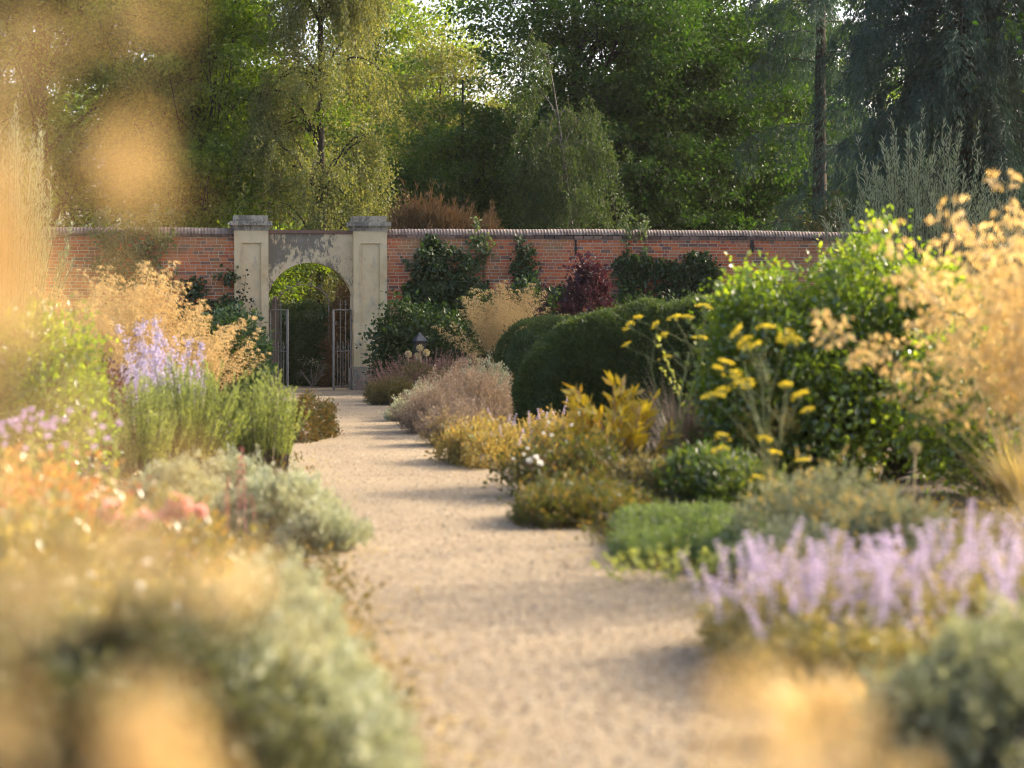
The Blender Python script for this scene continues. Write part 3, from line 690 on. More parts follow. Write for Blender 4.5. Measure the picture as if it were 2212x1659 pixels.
tree('cedar_tree', 'huge dark blue green cedar with drooping plumes filling the far corner', 2080, 65, *a, L_cedar)
a = conifer(53, 18, .3, 5.0, 130, 22, 50, .16, .045, .03, .3, (.6, 1.8), 0, .5)
tree('cedar_tree', 'dark blue green cedar behind the silver willow, partly hidden by the huge one', 2420, 68, *a, L_cedar)
a = limb_tree(56, 18, .3, (0, 0, 11.5, 4.6, 4.6, 6.5), 26, 420, 140, .6, .16, .12)
t = tree('added_shade_tree', 'added unseen green tree inside the garden past the silver willows, shading the path end', 2600, 51, *a, L_oak, group=None); t.location = (17.5, 54.3, 0)  # unseen tree, added to throw shade over the far path
# far belt of trees closing the view
far = []
for i, (sd, H, rx, rz_) in enumerate(((54, 14, 4.6, 6.6), (55, 16, 5.0, 7.6))):
    tk, cm = limb_tree(sd, H, .3, (0, 0, H * .5, rx, 3.6, rz_), 18, 200, 110, .75, .22, .17); far.append((tk.mesh('trunk', m_bark), cm.mesh('crown', L_lime if i else L_oak)))
FB = ('leftmost, behind the blurred gold', 'behind the sunlit sycamore', 'showing beside the weeping birch', 'below the gap of sky', 'behind the forked oak', 'behind the dark dense oak', 'between the straight cedar trunk and the plumed cedar', 'behind the drooping cedar plumes')
for i, (px, d) in enumerate(((40, 112), (380, 118), (700, 124), (985, 128), (1290, 120), (1560, 132), (1985, 126), (2180, 118))):
    k = i % 2; tree('woodland_tree', f'distant {"pale green" if k else "dark green"} woodland tree {FB[i]}', px, d, *far[k], None, group='distant woodland trees', rz=i * 1.3)
# low shrubs on the far side of the wall
mb = MB(); mound(mb, RG(60), 1.75, 1.3, 2.75, 2600, 22, .13, .022, up=-.35, tl=.3, spread=.035, bump=.10, inner=.86, core=0, lob=1)
dome_me = mb.mesh('foliage', L_maple)
tk = MB(); tk.tube([(0, 0, 0), (.1, 0, 1.0), (0, 0, 2.0)], [.12, .09, .04], 7); dome_tk = tk.mesh('stem', m_bark)
for lab, px, d, sc, rz in (('bronze brown dome of cut leaf maple rising behind the wall coping', 930, 58.5, (1, 1, 1.55), 0), ('lower shoulder of bronze maple beside the main dome, over the coping', 1035, 58.2, (.62, .62, 1.4), 2)):
    t = thing('bronze_maple_dome', lab, 'shrub', (X(px, d), d, 0), 'bronze maples behind the wall', rz); t.scale = sc
    part('foliage', dome_me, t); part('stem', dome_tk, t)
mb = MB(); rng = RG(62); mound(mb, rng, 2.1, 1.4, 4.9, 1500, 12, .20, .06, up=.15, tl=.06, spread=.05, jit=.9, core=0, bump=.12)
t = thing('rhododendron', 'large leaved rhododendron with rusty tips behind the wall', 'shrub', (X(1735, 61), 61, 0)); part('foliage', mb.mesh('foliage', L_rhodo), t)

# silver willow by the end of the wall and another one on the far left
def willow(px, d, n, r, h, seed, label, leafm=L_willow, sc=1):
    mb = MB(); shoots(mb, RG(seed), n, .5, r, h, 150, .13, .020, .55, 0, 1, .012, .3, .12, bend=.45, dome=.40)
    t = thing('silver_willow', label, 'shrub', (X(px, d), d, 0), 'silver willow shrubs'); part('foliage', mb.mesh('foliage', [leafm, m_twig]), t, scale=sc); return t
willow(1990, 49, 230, 2.0, 6.0, 63, 'feathery silver green willow shrub rising highest over the round leafy bush')
willow(2250, 50, 200, 1.9, 4.9, 64, 'lower silver green willow shrub behind the big blurred oat grass')
willow(10, 47, 150, 1.1, 6.1, 65, 'silver willow shoots glowing through the golden blur by the picture edge')

def bush(name, label, px, d, lobes, seed, per, L, Wd, mat, ncl, cr, group=None):
    rng = RG(seed); t = thing(name, label, 'shrub', (X(px, d), d, 0), group); mb, tk = MB(), MB()
    for (cx, cy, cz_, rx, ry, rz_) in lobes:
        D = unit(rng.normal(size=(ncl, 3))); rr = rng.uniform(.3, 1, ncl) ** .45
        q = np.array([cx, cy, cz_]) + D * [rx, ry, rz_] * (rr * (1 + .14 * wob(D, rng)))[:, None]; q = q[q[:, 2] > .1]
        P = q[:, None] + rng.normal(size=(len(q), per, 3)) * cr
        dr = unit(P - q[:, None]) * .7 + D[: len(q), None] * .3 + [0, 0, .15]
        mb.leaves(P.reshape(-1, 3), L, Wd, rng, dr.reshape(-1, 3), .8, bias=.8)
        for x in q[::6]: tk.tube(bez(np.array([cx * .3, cy * .3, 0]), np.array([cx * .7 + x[0] * .3, cy * .7 + x[1] * .3, x[2] * .6]), x, 6), np.linspace(.018, .004, 6), 4)
    part('foliage', mb.mesh('foliage', mat), t); part('stem', tk.mesh('stem', m_twig), t); return t

# ================================================================== CLIMBERS ON THE WALL
def climber(name, label, u0, u1, z0, z1, n, L, Wd, mat, shape, seed, depth=.18, stems=6, cat='climber', per=9):
    """leaves hugging the wall face; shape(uu, zz) in 0..1 gives the chance a leaf stays"""
    rng = RG(seed); uc = (u0 + u1) / 2; t = thing(name, label, cat, wl(uc, -.2), 'climbers on the brick wall', TH)
    uu, zz = rng.uniform(0, 1, n), rng.uniform(0, 1, n); k = rng.uniform(0, 1, n) < shape(uu, zz); uu, zz = uu[k], zz[k]; m = len(uu)
    P = np.stack([(uu - .5) * (u1 - u0), -rng.uniform(.02, 1, m) ** 1.3 * depth, z0 + zz * (z1 - z0)], 1)
    P = (P[:, None] + rng.normal(size=(m, per, 3)) * [.07, .03, .07]).reshape(-1, 3); P[:, 1] = np.minimum(P[:, 1], -.005)
    mb = MB(); mb.leaves(P, L, Wd, rng, np.tile([0, -.5, -.5], (len(P), 1)), .8, nb=(0, -1, .4), bias=1.3)
    part('foliage', mb.mesh('foliage', mat), t)
    sm = MB()
    for i in range(stems):
        j = rng.integers(0, m); e = np.array([(uu[j] - .5) * (u1 - u0), -.04, z0 + zz[j] * (z1 - z0)]); s = np.array([rng.uniform(-.3, .3) * (u1 - u0), -.05, 0.0])
        sm.tube(bez(s, (s + e) / 2 + [rng.normal() * .2, 0, .3], e, 7), np.linspace(.018, .006, 7), 4)
    part('stem', sm.mesh('stem', m_twig), t)
    return t
ell = lambda a, b: (lambda u, z: np.clip(2.2 - 2.2 * (((u - .5) / .5) ** 2 * a + ((z - .35) / .6) ** 2 * b), 0, 1))
def tri(u, z):   # broad at the foot, narrow towards a peak, ragged
    half = .55 * (1 - z) ** .6 + .05 + .05 * np.sin(z * 23)
    return (np.abs(u - .5 - .08 * np.sin(z * 5)) < half) * np.where(z > .8, .35, .9)
climber('wall_climber', 'broad dark evergreen climber spreading up the wall right beside the pier', U(838), U(1090), .2, 3.3, 1900, .11, .085, L_ivy, tri, 70, .5)
climber('wall_climber', 'narrow dark climber reaching the coping above the wall mounted foliage', U(1085), U(1235), .9, 3.45, 620, .10, .08, L_ivy, lambda u, z: np.where(z > .55, np.abs(u - .28) < .12, np.abs(u - .5) < .48 - .15 * z) * .8, 71, .28)
climber('wall_climber', 'small dark tuft of climber hanging just under the coping near the pier', U(915), U(945), 2.75, 3.42, 60, .10, .08, L_ivy, lambda u, z: .9 + 0 * u, 72, .12, 2)
climber('wall_climber', 'trained green climber in leafy tiers on the wall above the clipped hedge', U(1330), U(1535), 1.7, 3.05, 900, .13, .075, L_ivy, lambda u, z: (((np.sin(u * 9 + 1) * .12 + z > .58) & (z < .92 - .25 * np.abs(u - .3))) | (np.abs(u - .1) < .1) | (np.abs(u - .85) < .13)) * .8 + .25 * (z < .5), 73, .35)
climber('wall_climber', 'thin pale green climber with shoots standing above the coping over the dark climber', U(985), U(1060), 2.3, 3.85, 150, .10, .07, L_ivylt, lambda u, z: np.where(z > .75, (np.abs(u - .55) < .06) * 1., (np.abs(u - .5 + .2 * np.sin(z * 7)) < .3) * .7), 74, .22, 4)
climber('wall_climber', 'sparse pale climber shoots poking over the coping above the trained climber', U(1335), U(1400), 2.6, 3.95, 90, .10, .065, L_ivylt, lambda u, z: ((np.abs(u - .2) < .07) | (np.abs(u - .75) < .08)) * .8, 75, .2, 3)
climber('wall_climber', 'pale climber trailing over the coping of the wall behind the golden grass', U(205), U(390), 2.3, 3.95, 420, .11, .08, L_ivylt, lambda u, z: np.where(z > .82, ((np.abs(u - .1) < .04) | (np.abs(u - .35) < .04) | (np.abs(u - .7) < .05) | (np.abs(u - .92) < .03)) * .8, np.clip(1.1 - np.abs(u - .4) * 1.6, 0, 1) * .6), 76, .25)
climber('wall_climber', 'dark ivy mass on the brickwork between the golden grass and the pier', U(385), U(508), .2, 2.6, 800, .10, .085, L_ivy, lambda u, z: np.where(z < .72, .9, (np.abs(u - .25 - .6 * (np.sin(z * 20) > 0)) < .14) * .6), 77, .35)
bush('wall_shrub', 'dark green shrub filling the foot of the wall between pier and far oat grass', 925, 51.3, [(0, 0, .8, 1.1, .5, 1.0), (-.6, 0, .7, .6, .5, 1.2)], 305, 20, .10, .07, L_ivy, 260, .12)
bush('wall_shrub', 'dark green shrub with a ragged top between the broad climber and the far oat grass', 1040, 53.0, [(0, 0, 1.0, .6, .4, 1.2)], 308, 18, .10, .07, L_ivy, 190, .13)
bush('wall_shrub', 'dark green shrub against the wall below the narrow climber, behind the far oat grass', 1130, 53.3, [(0, 0, 1.1, .85, .4, 1.25)], 306, 20, .10, .07, L_ivy, 260, .12)
bush('wall_shrub', 'long dark green shrub against the wall behind the big yew hedge', 1430, 54.2, [(-.6, 0, 1.1, .75, .4, 1.15), (.4, 0, 1.0, .8, .4, 1.1)], 307, 20, .10, .07, L_ivy, 220, .12)
# dark twigs across the pier
rng = RG(78); t = thing('twiggy_climber', 'sparse near black twigs and small leaves straggling across the stone pier', 'climber', wl(U(520), -.52), rz=TH)
mb = MB(); lf = MB()
for i, (x1, z1) in enumerate(((.08, 2.55), (.22, 1.95), (.48, 1.35), (.62, 1.05), (-.05, 2.2), (.3, 1.6), (.42, 1.0), (.1, 1.5))):
    q = bez(np.array([-.15, 0, .6]), np.array([x1 * .4 - .05, -.05, z1 * .6]), np.array([x1, rng.uniform(-.1, .05), z1]), 9); mb.tube(q, np.linspace(.012, .004, 9), 4)
    P = q[rng.integers(2, 9, 60)] + rng.normal(size=(60, 3)) * .045; lf.leaves(P, .07, .05, rng)
part('stem', mb.mesh('stem', m_twig), t); part('foliage', lf.mesh('foliage', L_twigdark), t)

# purple smoke bush against the wall
mb = MB(); mound(mb, RG(80), .78, .6, 2.5, 620, 12, .10, .07, up=.25, tl=.14, spread=.05, bump=.3, core=None, lob=1)
mb.leaves(RG(81).normal(size=(400, 3)) * [.13, .15, .2] + [0, 0, 2.55], .10, .07, RG(82))
t = thing('smoke_bush', 'deep purple smoke bush growing against the brick wall', 'shrub', (X(1268, 52.6), 52.6, 0)); part('foliage', mb.mesh('foliage', L_purple), t)
mb = MB(); mound(mb, RG(83), .6, .5, 2.3, 220, 12, .09, .065, up=.25, tl=.12, spread=.04, bump=.25)
t = thing('smoke_bush', 'low purple smoke bush sprigs beside the narrow dark climber', 'shrub', (X(1178, 52.4), 52.4, 0)); part('foliage', mb.mesh('foliage', L_purple), t)

# ================================================================== GOLDEN OAT GRASS
def panicle_mesh(seed, H, lean, L, Wd, leafm, whorls=15, br=4, spk=6, brl=.26, awn=True):
    rng = RG(seed); mb = MB()
    tip = np.array([math.sin(lean) * H * 1.05, 0, math.cos(lean) * H]); mid = np.array([tip[0] * .3, rng.normal() * .03, tip[2] * .55])
    q = bez(np.zeros(3), mid, tip, 12); mb.tube(q, np.linspace(.0042, .0012, 12), 4, 1)
    P, D = [], []
    for i in range(whorls):
        k = .52 + .48 * (i + rng.uniform(0, .6)) / whorls; b = q[min(int(k * 11), 10)] + (q[min(int(k * 11) + 1, 11)] - q[min(int(k * 11), 10)]) * (k * 11 % 1)
        for j in range(br):
            th = rng.uniform(0, 2 * PI); ln = brl * (1.25 - k) * 1.8 * rng.uniform(.5, 1.1)
            e = b + np.array([math.cos(th) * ln * .8, math.sin(th) * ln * .8, ln * rng.uniform(-.05, .45)])
            m = (b + e) / 2 + [0, 0, ln * .25]; c = bez(b, m, e, 4); mb.tube(c, .0008, 3, 1)
            t = rng.uniform(.25, 1.05, spk)[:, None]; pp = (1 - t) ** 2 * b + 2 * t * (1 - t) * m + t * t * e + rng.normal(size=(spk, 3)) * .008
            P.append(pp); D.append(np.tile([math.cos(th) * .5, math.sin(th) * .5, -.75], (spk, 1)))
    P, D = np.concatenate(P), np.concatenate(D)
    mb.leaves(P, L, Wd, rng, D, .6, bias=.1, fold=.3)
    if awn: mb.leaves(P + D * L * .6, L * 1.6, Wd * .16, rng, D + [0, 0, .5], .5, bias=.1)
    return mb.mesh('panicle', [leafm, m_straw_stem])
PAN = [panicle_mesh(100 + i, 2.2, ln, .036, .0125, L_gold) for i, ln in enumerate((.05, .15, .25, .35, .47, .6, .74))]
tf = MB(); blades(tf, RG(110), 520, .14, .75, .62, .004, droop=.6); TUFT = tf.mesh('leaf_tuft', L_straw)
GO = 'giant golden oat grasses'
PANB = [panicle_mesh(450 + i, 2.2, ln, 0.052, .021, L_goldb, 11, 3, 4, .30, False) for i, ln in enumerate((.05, .15, .25, .35, .47, .6, .74))]
def oat(px, d, n, seed, label, sc=1.0, spread=(0, 6.283), maxlean=7, x=None, pan=PAN, zlift=0):
    rng = RG(seed); t = thing('oat_grass', label, 'ornamental grass', (X(px, d) if x is None else x, d, 0), GO)
    part('leaf_tuft', TUFT, t, scale=sc)
    for i in range(n):
        k = int(np.clip(rng.normal(maxlean * .5, maxlean * .3), 0, maxlean - 1)); s = sc * rng.uniform(.72, 1.03)
        part('panicle', pan[k], t, (rng.normal() * .08, rng.normal() * .08, 0), (0, 0, rng.uniform(*spread)), s)
    return t
oat(300, 33, 60, 120, 'biggest far golden oat grass clump in front of the brick wall, behind the lilac spires', 1.08)
oat(190, 34.5, 36, 121, 'hazy golden oat grass clump merging with the near golden blur', 1.0)
oat(440, 36, 40, 122, 'small golden oat grass reaching towards the stone pier', .72)
oat(1090, 47.5, 72, 123, 'golden oat grass between the wall climbers and the clipped yew hedge', 1.05)
oat(2300, 14.6, 66, 124, 'tall blurred golden oat grass towering over the catmint', 1.12, pan=PANB)
oat(2420, 16.5, 40, 125, 'golden oat grass behind the tall blurred clump at the picture edge', 1.1, pan=PANB)
oat(2200, 20.5, 18, 126, 'thin golden oat grass wisps over the leafy green bush', 1.0, pan=PANB)

# ================================================================== RIGHT BED, FAR TO NEAR
def heath(px, d, rx, ry, h, seed, label, fol, spikes, n1=900, n2=1100, sl=.22, name='heather', group='heather and lavender mounds', cat='shrub', per=14, spw=.012):
    t = thing(name, label, cat, (X(px, d), d, 0), group); rng = RG(seed)
    mb = MB(); mound(mb, rng, rx, ry, h * .8, n1, per, .055, .012, .55, .12, .02, core=1); part('foliage', mb.mesh('foliage', [fol, m_twig]), t)
    if n2:
        fm = MB(); th = rng.uniform(0, 2 * PI, n2); cz_ = rng.uniform(.05, 1, n2); sr = np.sqrt(1 - cz_ ** 2)
        D = np.stack([sr * np.cos(th), sr * np.sin(th), cz_], 1); b = D * [rx, ry, h * .8] * (rng.uniform(.55, 1.05, (n2, 1)) * (1 + .22 * wob(D, rng, fr=3.5))[:, None])
        ax = unit(D * [.6, .6, .3] + [0, 0, .8])
        sv = sl * rng.uniform(.5, 1.35, (n2, 1)); fm.leaves(b, sl, spw * .45, rng, ax, .2); tips = b + ax * sv * .7
        P = (tips[:, None] + ax[:, None] * rng.uniform(0, sl * .4, (n2, 7, 1)) + rng.normal(size=(n2, 7, 3)) * .008).reshape(-1, 3)
        fm.leaves(P, .03, spw, rng, np.repeat(ax, 7, 0), .8); part('spent_flowers', fm.mesh('spent_flowers', spikes), t, kind='stuff')
    return t
heath(925, 46.5, 1.15, 1.2, .95, 130, 'wide olive brown heather with pinkish upright spikes beside the pier plinth', L_heather, L_heathpink, 1500, 1500)
heath(850, 44.5, .5, .6, .55, 131, 'low olive heather cushion touching the path by the pier', L_heather, L_heather, 700, 300, .12)
heath(1010, 35.5, .75, 1.0, .92, 132, 'big brownish mauve faded lavender mound in front of the yew hedge', L_brownlav, L_brownlav, 1100, 1600)
heath(945, 33.5, .5, .8, .6, 133, 'faded pinkish lavender mound spilling on the path edge', L_brownlav, L_brownlav, 800, 1000)
heath(985, 30.0, .42, .55, .45, 134, 'pale tan faded lavender cushion nearest the orange foliage', L_straw, L_brownlav, 700, 700)
def santo(px, d, rx, ry, h, seed, label, n=900, core=0, mat=None, name='santolina', group='silver santolina cushions'):
    t = thing(name, label, 'shrub', (X(px, d), d, 0), group)
    mb = MB(); mound(mb, RG(seed), rx, ry, h, int(n * .55), 30, .045, .015, .45, .11, .017, core=1, bump=.3, lob=9); part('foliage', mb.mesh('foliage', [mat or L_santo, m_twig]), t); return t
santo(922, 38.6, .34, 1.3, .48, 135, 'pale silver santolina strip between olive heather and brown lavender')
santo(868, 37.4, .22, .5, .26, 136, 'low silvery santolina tip at the path edge', 350)
santo(1058, 41, .45, .5, .85, 137, 'silver grey santolina tucked against the end of the yew hedge')
def yew(px, d, Lx, Wy, H, n, seed, rz, slope, label, p=5):
    single('yew_hedge', hedge('yew_hedge', RG(seed), Lx, Wy, H, n, .05, .022, L_yew, slope, p, .07), label, 'hedge', (X(px, d), d, 0), 'clipped yew hedges', rz)
yew(1512, 33.2, 2.5, 1.0, 1.80, 110000, 140, RAD(-4), .10, 'big clipped dark yew hedge with rounded end behind the yellow autumn leaves', 3.3)
yew(1265, 43, 1.55, .8, 1.58, 42000, 141, 0, .03, 'smaller clipped yew block just behind the big hedge, beside the far oat grass', 5)
# lantern and alliums near the wall
p0 = (X(907, 50), 50, 0); t = thing('garden_lantern', 'small post lantern with a slate blue pyramid roof among the wall climbers', 'lantern', p0, rz=.4)
mb = MB(); zt = Z(717, 50); r = .125; zb = Z(736, 50)
mb.add([(-r, -r, zb), (r, -r, zb), (r, r, zb), (-r, r, zb), (0, 0, zt)], [(0, 1, 4), (1, 2, 4), (2, 3, 4), (3, 0, 4)]); mb.box((-r, -r, zb - .02), (r, r, zb))
part('roof', mb.mesh('roof', m_slate), t)
mb = MB(); mb.box((-.1, -.1, zb - .26), (.1, .1, zb - .02)); part('lamp_housing', mb.mesh('lamp_housing', m_glassdark), t)
mb = MB(); mb.tube([(0, 0, 0), (0, 0, zb - .26)], .035, 8); part('post', mb.mesh('post', m_dark_iron), t)
am = MB(); rng = RG(150); D = unit(rng.normal(size=(260, 3))); am.leaves(D * .012, .062, .006, rng, D, .1); am.leaves(D * .062, .016, .012, rng, D, 1); ALL = am.mesh('seed_head', L_allium)
sm = MB(); sm.tube([(0, 0, 0), (.02, 0, .5), (0, 0, 1.0)], .007, 5); AST = sm.mesh('stem', m_straw_stem)
for px, py, lab in ((882, 765, 'round dried allium head nearest the pier'), (907, 752, 'tallest round dried allium head under the lantern'), (902, 769, 'lowest round dried allium head of the four by the wall'), (921, 762, 'round dried allium head closest to the far oat grass')):
    z = Z(py, 48.5); t = thing('allium', lab, 'flower', (X(px, 48.5), 48.5, 0), 'dried alliums by the wall'); part('stem', AST, t, scale=(1, 1, z)); part('seed_head', ALL, t, (0, 0, z))
t = thing('allium', 'single blurred dried allium head leaning over the grey sage', 'flower', (X(1960, 16), 16, 0), rz=0); z = Z(968, 16)
part('stem', AST, t, rot=(0, .08, 0), scale=(1, 1, z)); part('seed_head', ALL, t, (.08 * z, 0, z), scale=.55)

# orange foliage drift with lilac spikes
spk = []
def spike_mesh(name, seed, H, z0, r, n, L, Wd, fm, stem=m_green_stem, sr=.003, lean=.1):
    rng = RG(seed); mb = MB(); tip = np.array([lean * H, rng.normal() * .03, H]); q = bez(np.zeros(3), np.array([0, 0, H * .5]), tip, 7); mb.tube(q, np.linspace(sr, sr * .4, 7), 4, 1)
    k = np.sort(rng.uniform(z0, 1, n)); k = z0 + np.floor((k - z0) / (1 - z0) * 9) / 9 * (1 - z0) * .6 + (k - z0) * .4
    c = np.array([q[min(int(x * 6), 5)] + (q[min(int(x * 6) + 1, 6)] - q[min(int(x * 6), 5)]) * (x * 6 % 1) for x in k])
    th = rng.uniform(0, 2 * PI, n); D = np.stack([np.cos(th), np.sin(th), .5 + 0 * th], 1); rr = r * (1.15 - .8 * (k - z0) / (1 - z0))
    mb.leaves(c + D * rr[:, None] * rng.uniform(.1, .7, (n, 1)), L, Wd, rng, D, .5, bias=.3)
    return mb.mesh(name, [fm, stem])
CAT = [spike_mesh('flower_spike', 160 + i, .62, .42, .024, 150, .018, .011, L_lilac if i < 4 else L_catfol, lean=.12 * (i % 4 - 1)) for i in range(5)]
def drift(name, label, px, d, rx, ry, h, seed, fol, L, Wd, n, per, core=0, cat='plant', group=None, up=.5, tl=.12, spread=.03, bump=.22, stem=True, smat=m_green_stem):
    t = thing(name, label, cat, (X(px, d), d, 0), group); mb = MB(); rng = RG(seed)
    mound(mb, rng, rx, ry, h, n, per, L, Wd, up, tl, spread, bump, core=None if core is None else 1); part('foliage', mb.mesh('foliage', [fol, m_twig]), t)
    if stem:
        sm = MB()
        for i in range(24):
            th = rng.uniform(0, 6.28); e = np.array([math.cos(th) * rx * .7, math.sin(th) * ry * .7, h * rng.uniform(.6, .9)]); sm.tube(bez(np.array([0, 0, 0.]), e * [.4, .4, .7], e, 5), np.linspace(.006, .003, 5), 3)
        part('stem', sm.mesh('stem', smat), t)
    return t
def spikes_on(t, meshes, n, rx, ry, z, seed, sc=1.0, tilt=.26, nm='flower_spike'):
    rng = RG(seed); i = 0
    while i < n:
        x, y = rng.uniform(-1, 1), rng.uniform(-1, 1)
        if x * x + y * y > 1: continue
        part(nm, meshes[rng.integers(len(meshes))], t, (x * rx, y * ry, z * (1 - .75 * (x * x + y * y)) * rng.uniform(.4, 1.15)), (rng.normal() * tilt - y * .3, rng.normal() * tilt + x * .3, rng.uniform(0, 6.28)), sc * rng.uniform(.6, 1.2)); i += 1
t = drift('catmint', 'orange gold catmint drift along the path with a few lilac spikes', 1060, 26.3, .52, 1.3, .40, 170, L_orange, .045, .02, 1100, 14, group='orange gold catmint drifts'); spikes_on(t, CAT, 12, .45, 1.0, .28, 171, .55)
t = drift('catmint', 'orange gold catmint clump tucked under the yew hedge end', 1190, 27.5, .5, 1.0, .46, 172, L_orange, .045, .02, 900, 14, group='orange gold catmint drifts'); spikes_on(t, CAT, 14, .5, .8, .34, 173, .6)
# yellow autumn bush, white flowers, brownish low plants
mb = MB(); tips = shoots(mb, RG(175), 30, .16, .50, 1.14, 22, .14, .045, .7, 0, 1, .006, .35, .42, bend=.2)
t = thing('peony_bush', 'yellow and rust autumn leaved bush in front of the dark yew hedge', 'shrub', (X(1325, 22.3), 22.3, 0)); part('foliage', mb.mesh('foliage', [L_yellow, m_red_stem]), t)
mb = MB(); mound(mb, RG(176), .52, .5, .5, 420, 10, .06, .03, .4, .12, .04, .25, core=0); part('lower_leaves', mb.mesh('lower_leaves', L_olive), t)
def rosette_mesh(name, seed, r, mat, n=46):
    rng = RG(seed); mb = MB(); D = unit(rng.normal(size=(n, 3)) * [1, 1, .7] + [0, 0, .35]); mb.leaves(D * r * .25, r * 1.15, r * .9, rng, D, .25, bias=.2, fold=.5); return mb.mesh(name, mat)
WHITE = rosette_mesh('flower', 177, .024, L_white, 26); PINK = rosette_mesh('rose_bloom', 178, .036, L_pink, 60); ASTER = rosette_mesh('flower', 179, .022, L_mauve, 26)
t = drift('rose_bush', 'scraggy rose bush with scattered small white flowers over the path edge', 1230, 21.2, .58, .8, .46, 180, L_brier, .055, .032, 330, 12, None, 'shrub', spread=.05, tl=.2, smat=m_red_stem)
rng = RG(181)
for i in range(9): part('flower', WHITE, t, (rng.uniform(-.6, .5), rng.uniform(-.75, .2), rng.uniform(.32, .66)), (rng.normal() * .5, rng.normal() * .5, 0), .5)
for j, (x, z) in enumerate(((1143, 995), (1158, 988), (1166, 1000))): part('flower', WHITE, t, tuple(W(x, z, 20.4) - np.array([X(1230, 21.2), 21.2, 0])), (.6, 0, j), .9)
drift('low_shrub', 'dull brown green low plant between the white flowered rose and the green thyme', 1250, 18.6, .55, .9, .25, 182, L_brier, .05, .022, 800, 12, group='dull low plants')
drift('low_shrub', 'brown green scrub under the yellow autumn bush', 1430, 20.6, .6, .8, .34, 183, L_olive, .055, .025, 800, 12, group='dull low plants')
drift('low_shrub', 'small leafy plant with yellow green leaves behind the fennel stems', 1540, 20.2, .5, .6, .40, 184, L_fresh, .06, .03, 600, 10, group='dull low plants', core=None)
drift('thyme_mat', 'bright green thyme mat spreading to the gravel', 1500, 17.2, .60, 1.6, .20, 185, L_thyme, .03, .014, 2600, 14, group='green thyme mats', up=.3, tl=.05, spread=.02, bump=.12, stem=False)
drift('thyme_mat', 'second green thyme mound beside the silver sage', 1605, 15.6, .42, .8, .17, 186, L_thyme, .03, .014, 1300, 14, group='green thyme mats', up=.3, tl=.05, spread=.02, bump=.12, stem=False)
drift('thyme_mat', 'small dark thyme cushion at the corner of the bed edge', 1395, 15.8, .22, .7, .13, 187, L_thyme, .03, .014, 700, 14, group='green thyme mats', up=.3, tl=.05, spread=.02, bump=.12, stem=False)
mb = MB(); shoots(mb, RG(188), 34, .42, .55, .24, 22, .035, .022, .8, 0, 1, .003, .4, .2, bend=.1)
t = thing('lemon_balm', 'pale yellow green sprigs at the front edge of the thyme mat', 'plant', (X(1480, 14.3), 14.3, 0)); part('foliage', mb.mesh('foliage', [L_lemon, m_green_stem]), t)
# brown grass clump and yew side fillers
mb = MB(); blades(mb, RG(189), 700, .12, 1.15, .55, .004); t = single('brown_grass', mb.mesh('brown_grass', L_brownlav), 'tan brown dried grass clump between the yew hedge and the leafy bush', 'ornamental grass', (X(1475, 23.5), 23.5, 0))

# big leafy shrub
bush('leafy_shrub', 'big rounded bright green leafy bush, tallest in the bed before the wall', 1850, 23.5, [(.1, 0, 1.30, .74, .8, 1.14), (-1.0, -.3, 1.0, .52, .7, 1.05), (-.5, -.5, .75, .8, .6, .85), (.85, .1, 1.1, .5, .7, 1.0)], 190, 28, .066, .047, L_shrub, 430, .095)
mb = MB(); shoots(mb, RG(191), 16, .3, .7, 2.0, 34, .045, .03, .7, 0, 1, .005, .3, .55, bend=.25)
t = thing('leafy_shrub', 'loose pale green shoots of a second shrub rising against the brick wall', 'shrub', (X(1600, 24), 24, 0)); part('foliage', mb.mesh('foliage', [L_lemon, m_green_stem]), t)
bush('leafy_shrub', 'dark green bush half hidden behind the tall blurred oat grass', 2150, 21.5, [(0, 0, .75, .8, .7, .8)], 192, 24, .06, .045, L_shrub, 300, .085)
mb = MB(); shoots(mb, RG(193), 12, .3, .7, 3.45, 40, .09, .03, .9, 0, 1, .008, .25, .6, bend=.3)
t = thing('angelica_tree', 'slim shrub with flat yellow green leaf sprays above the leafy bush', 'shrub', (X(1840, 36), 36, 0)); part('foliage', mb.mesh('foliage', [L_lemon, m_twig]), t)

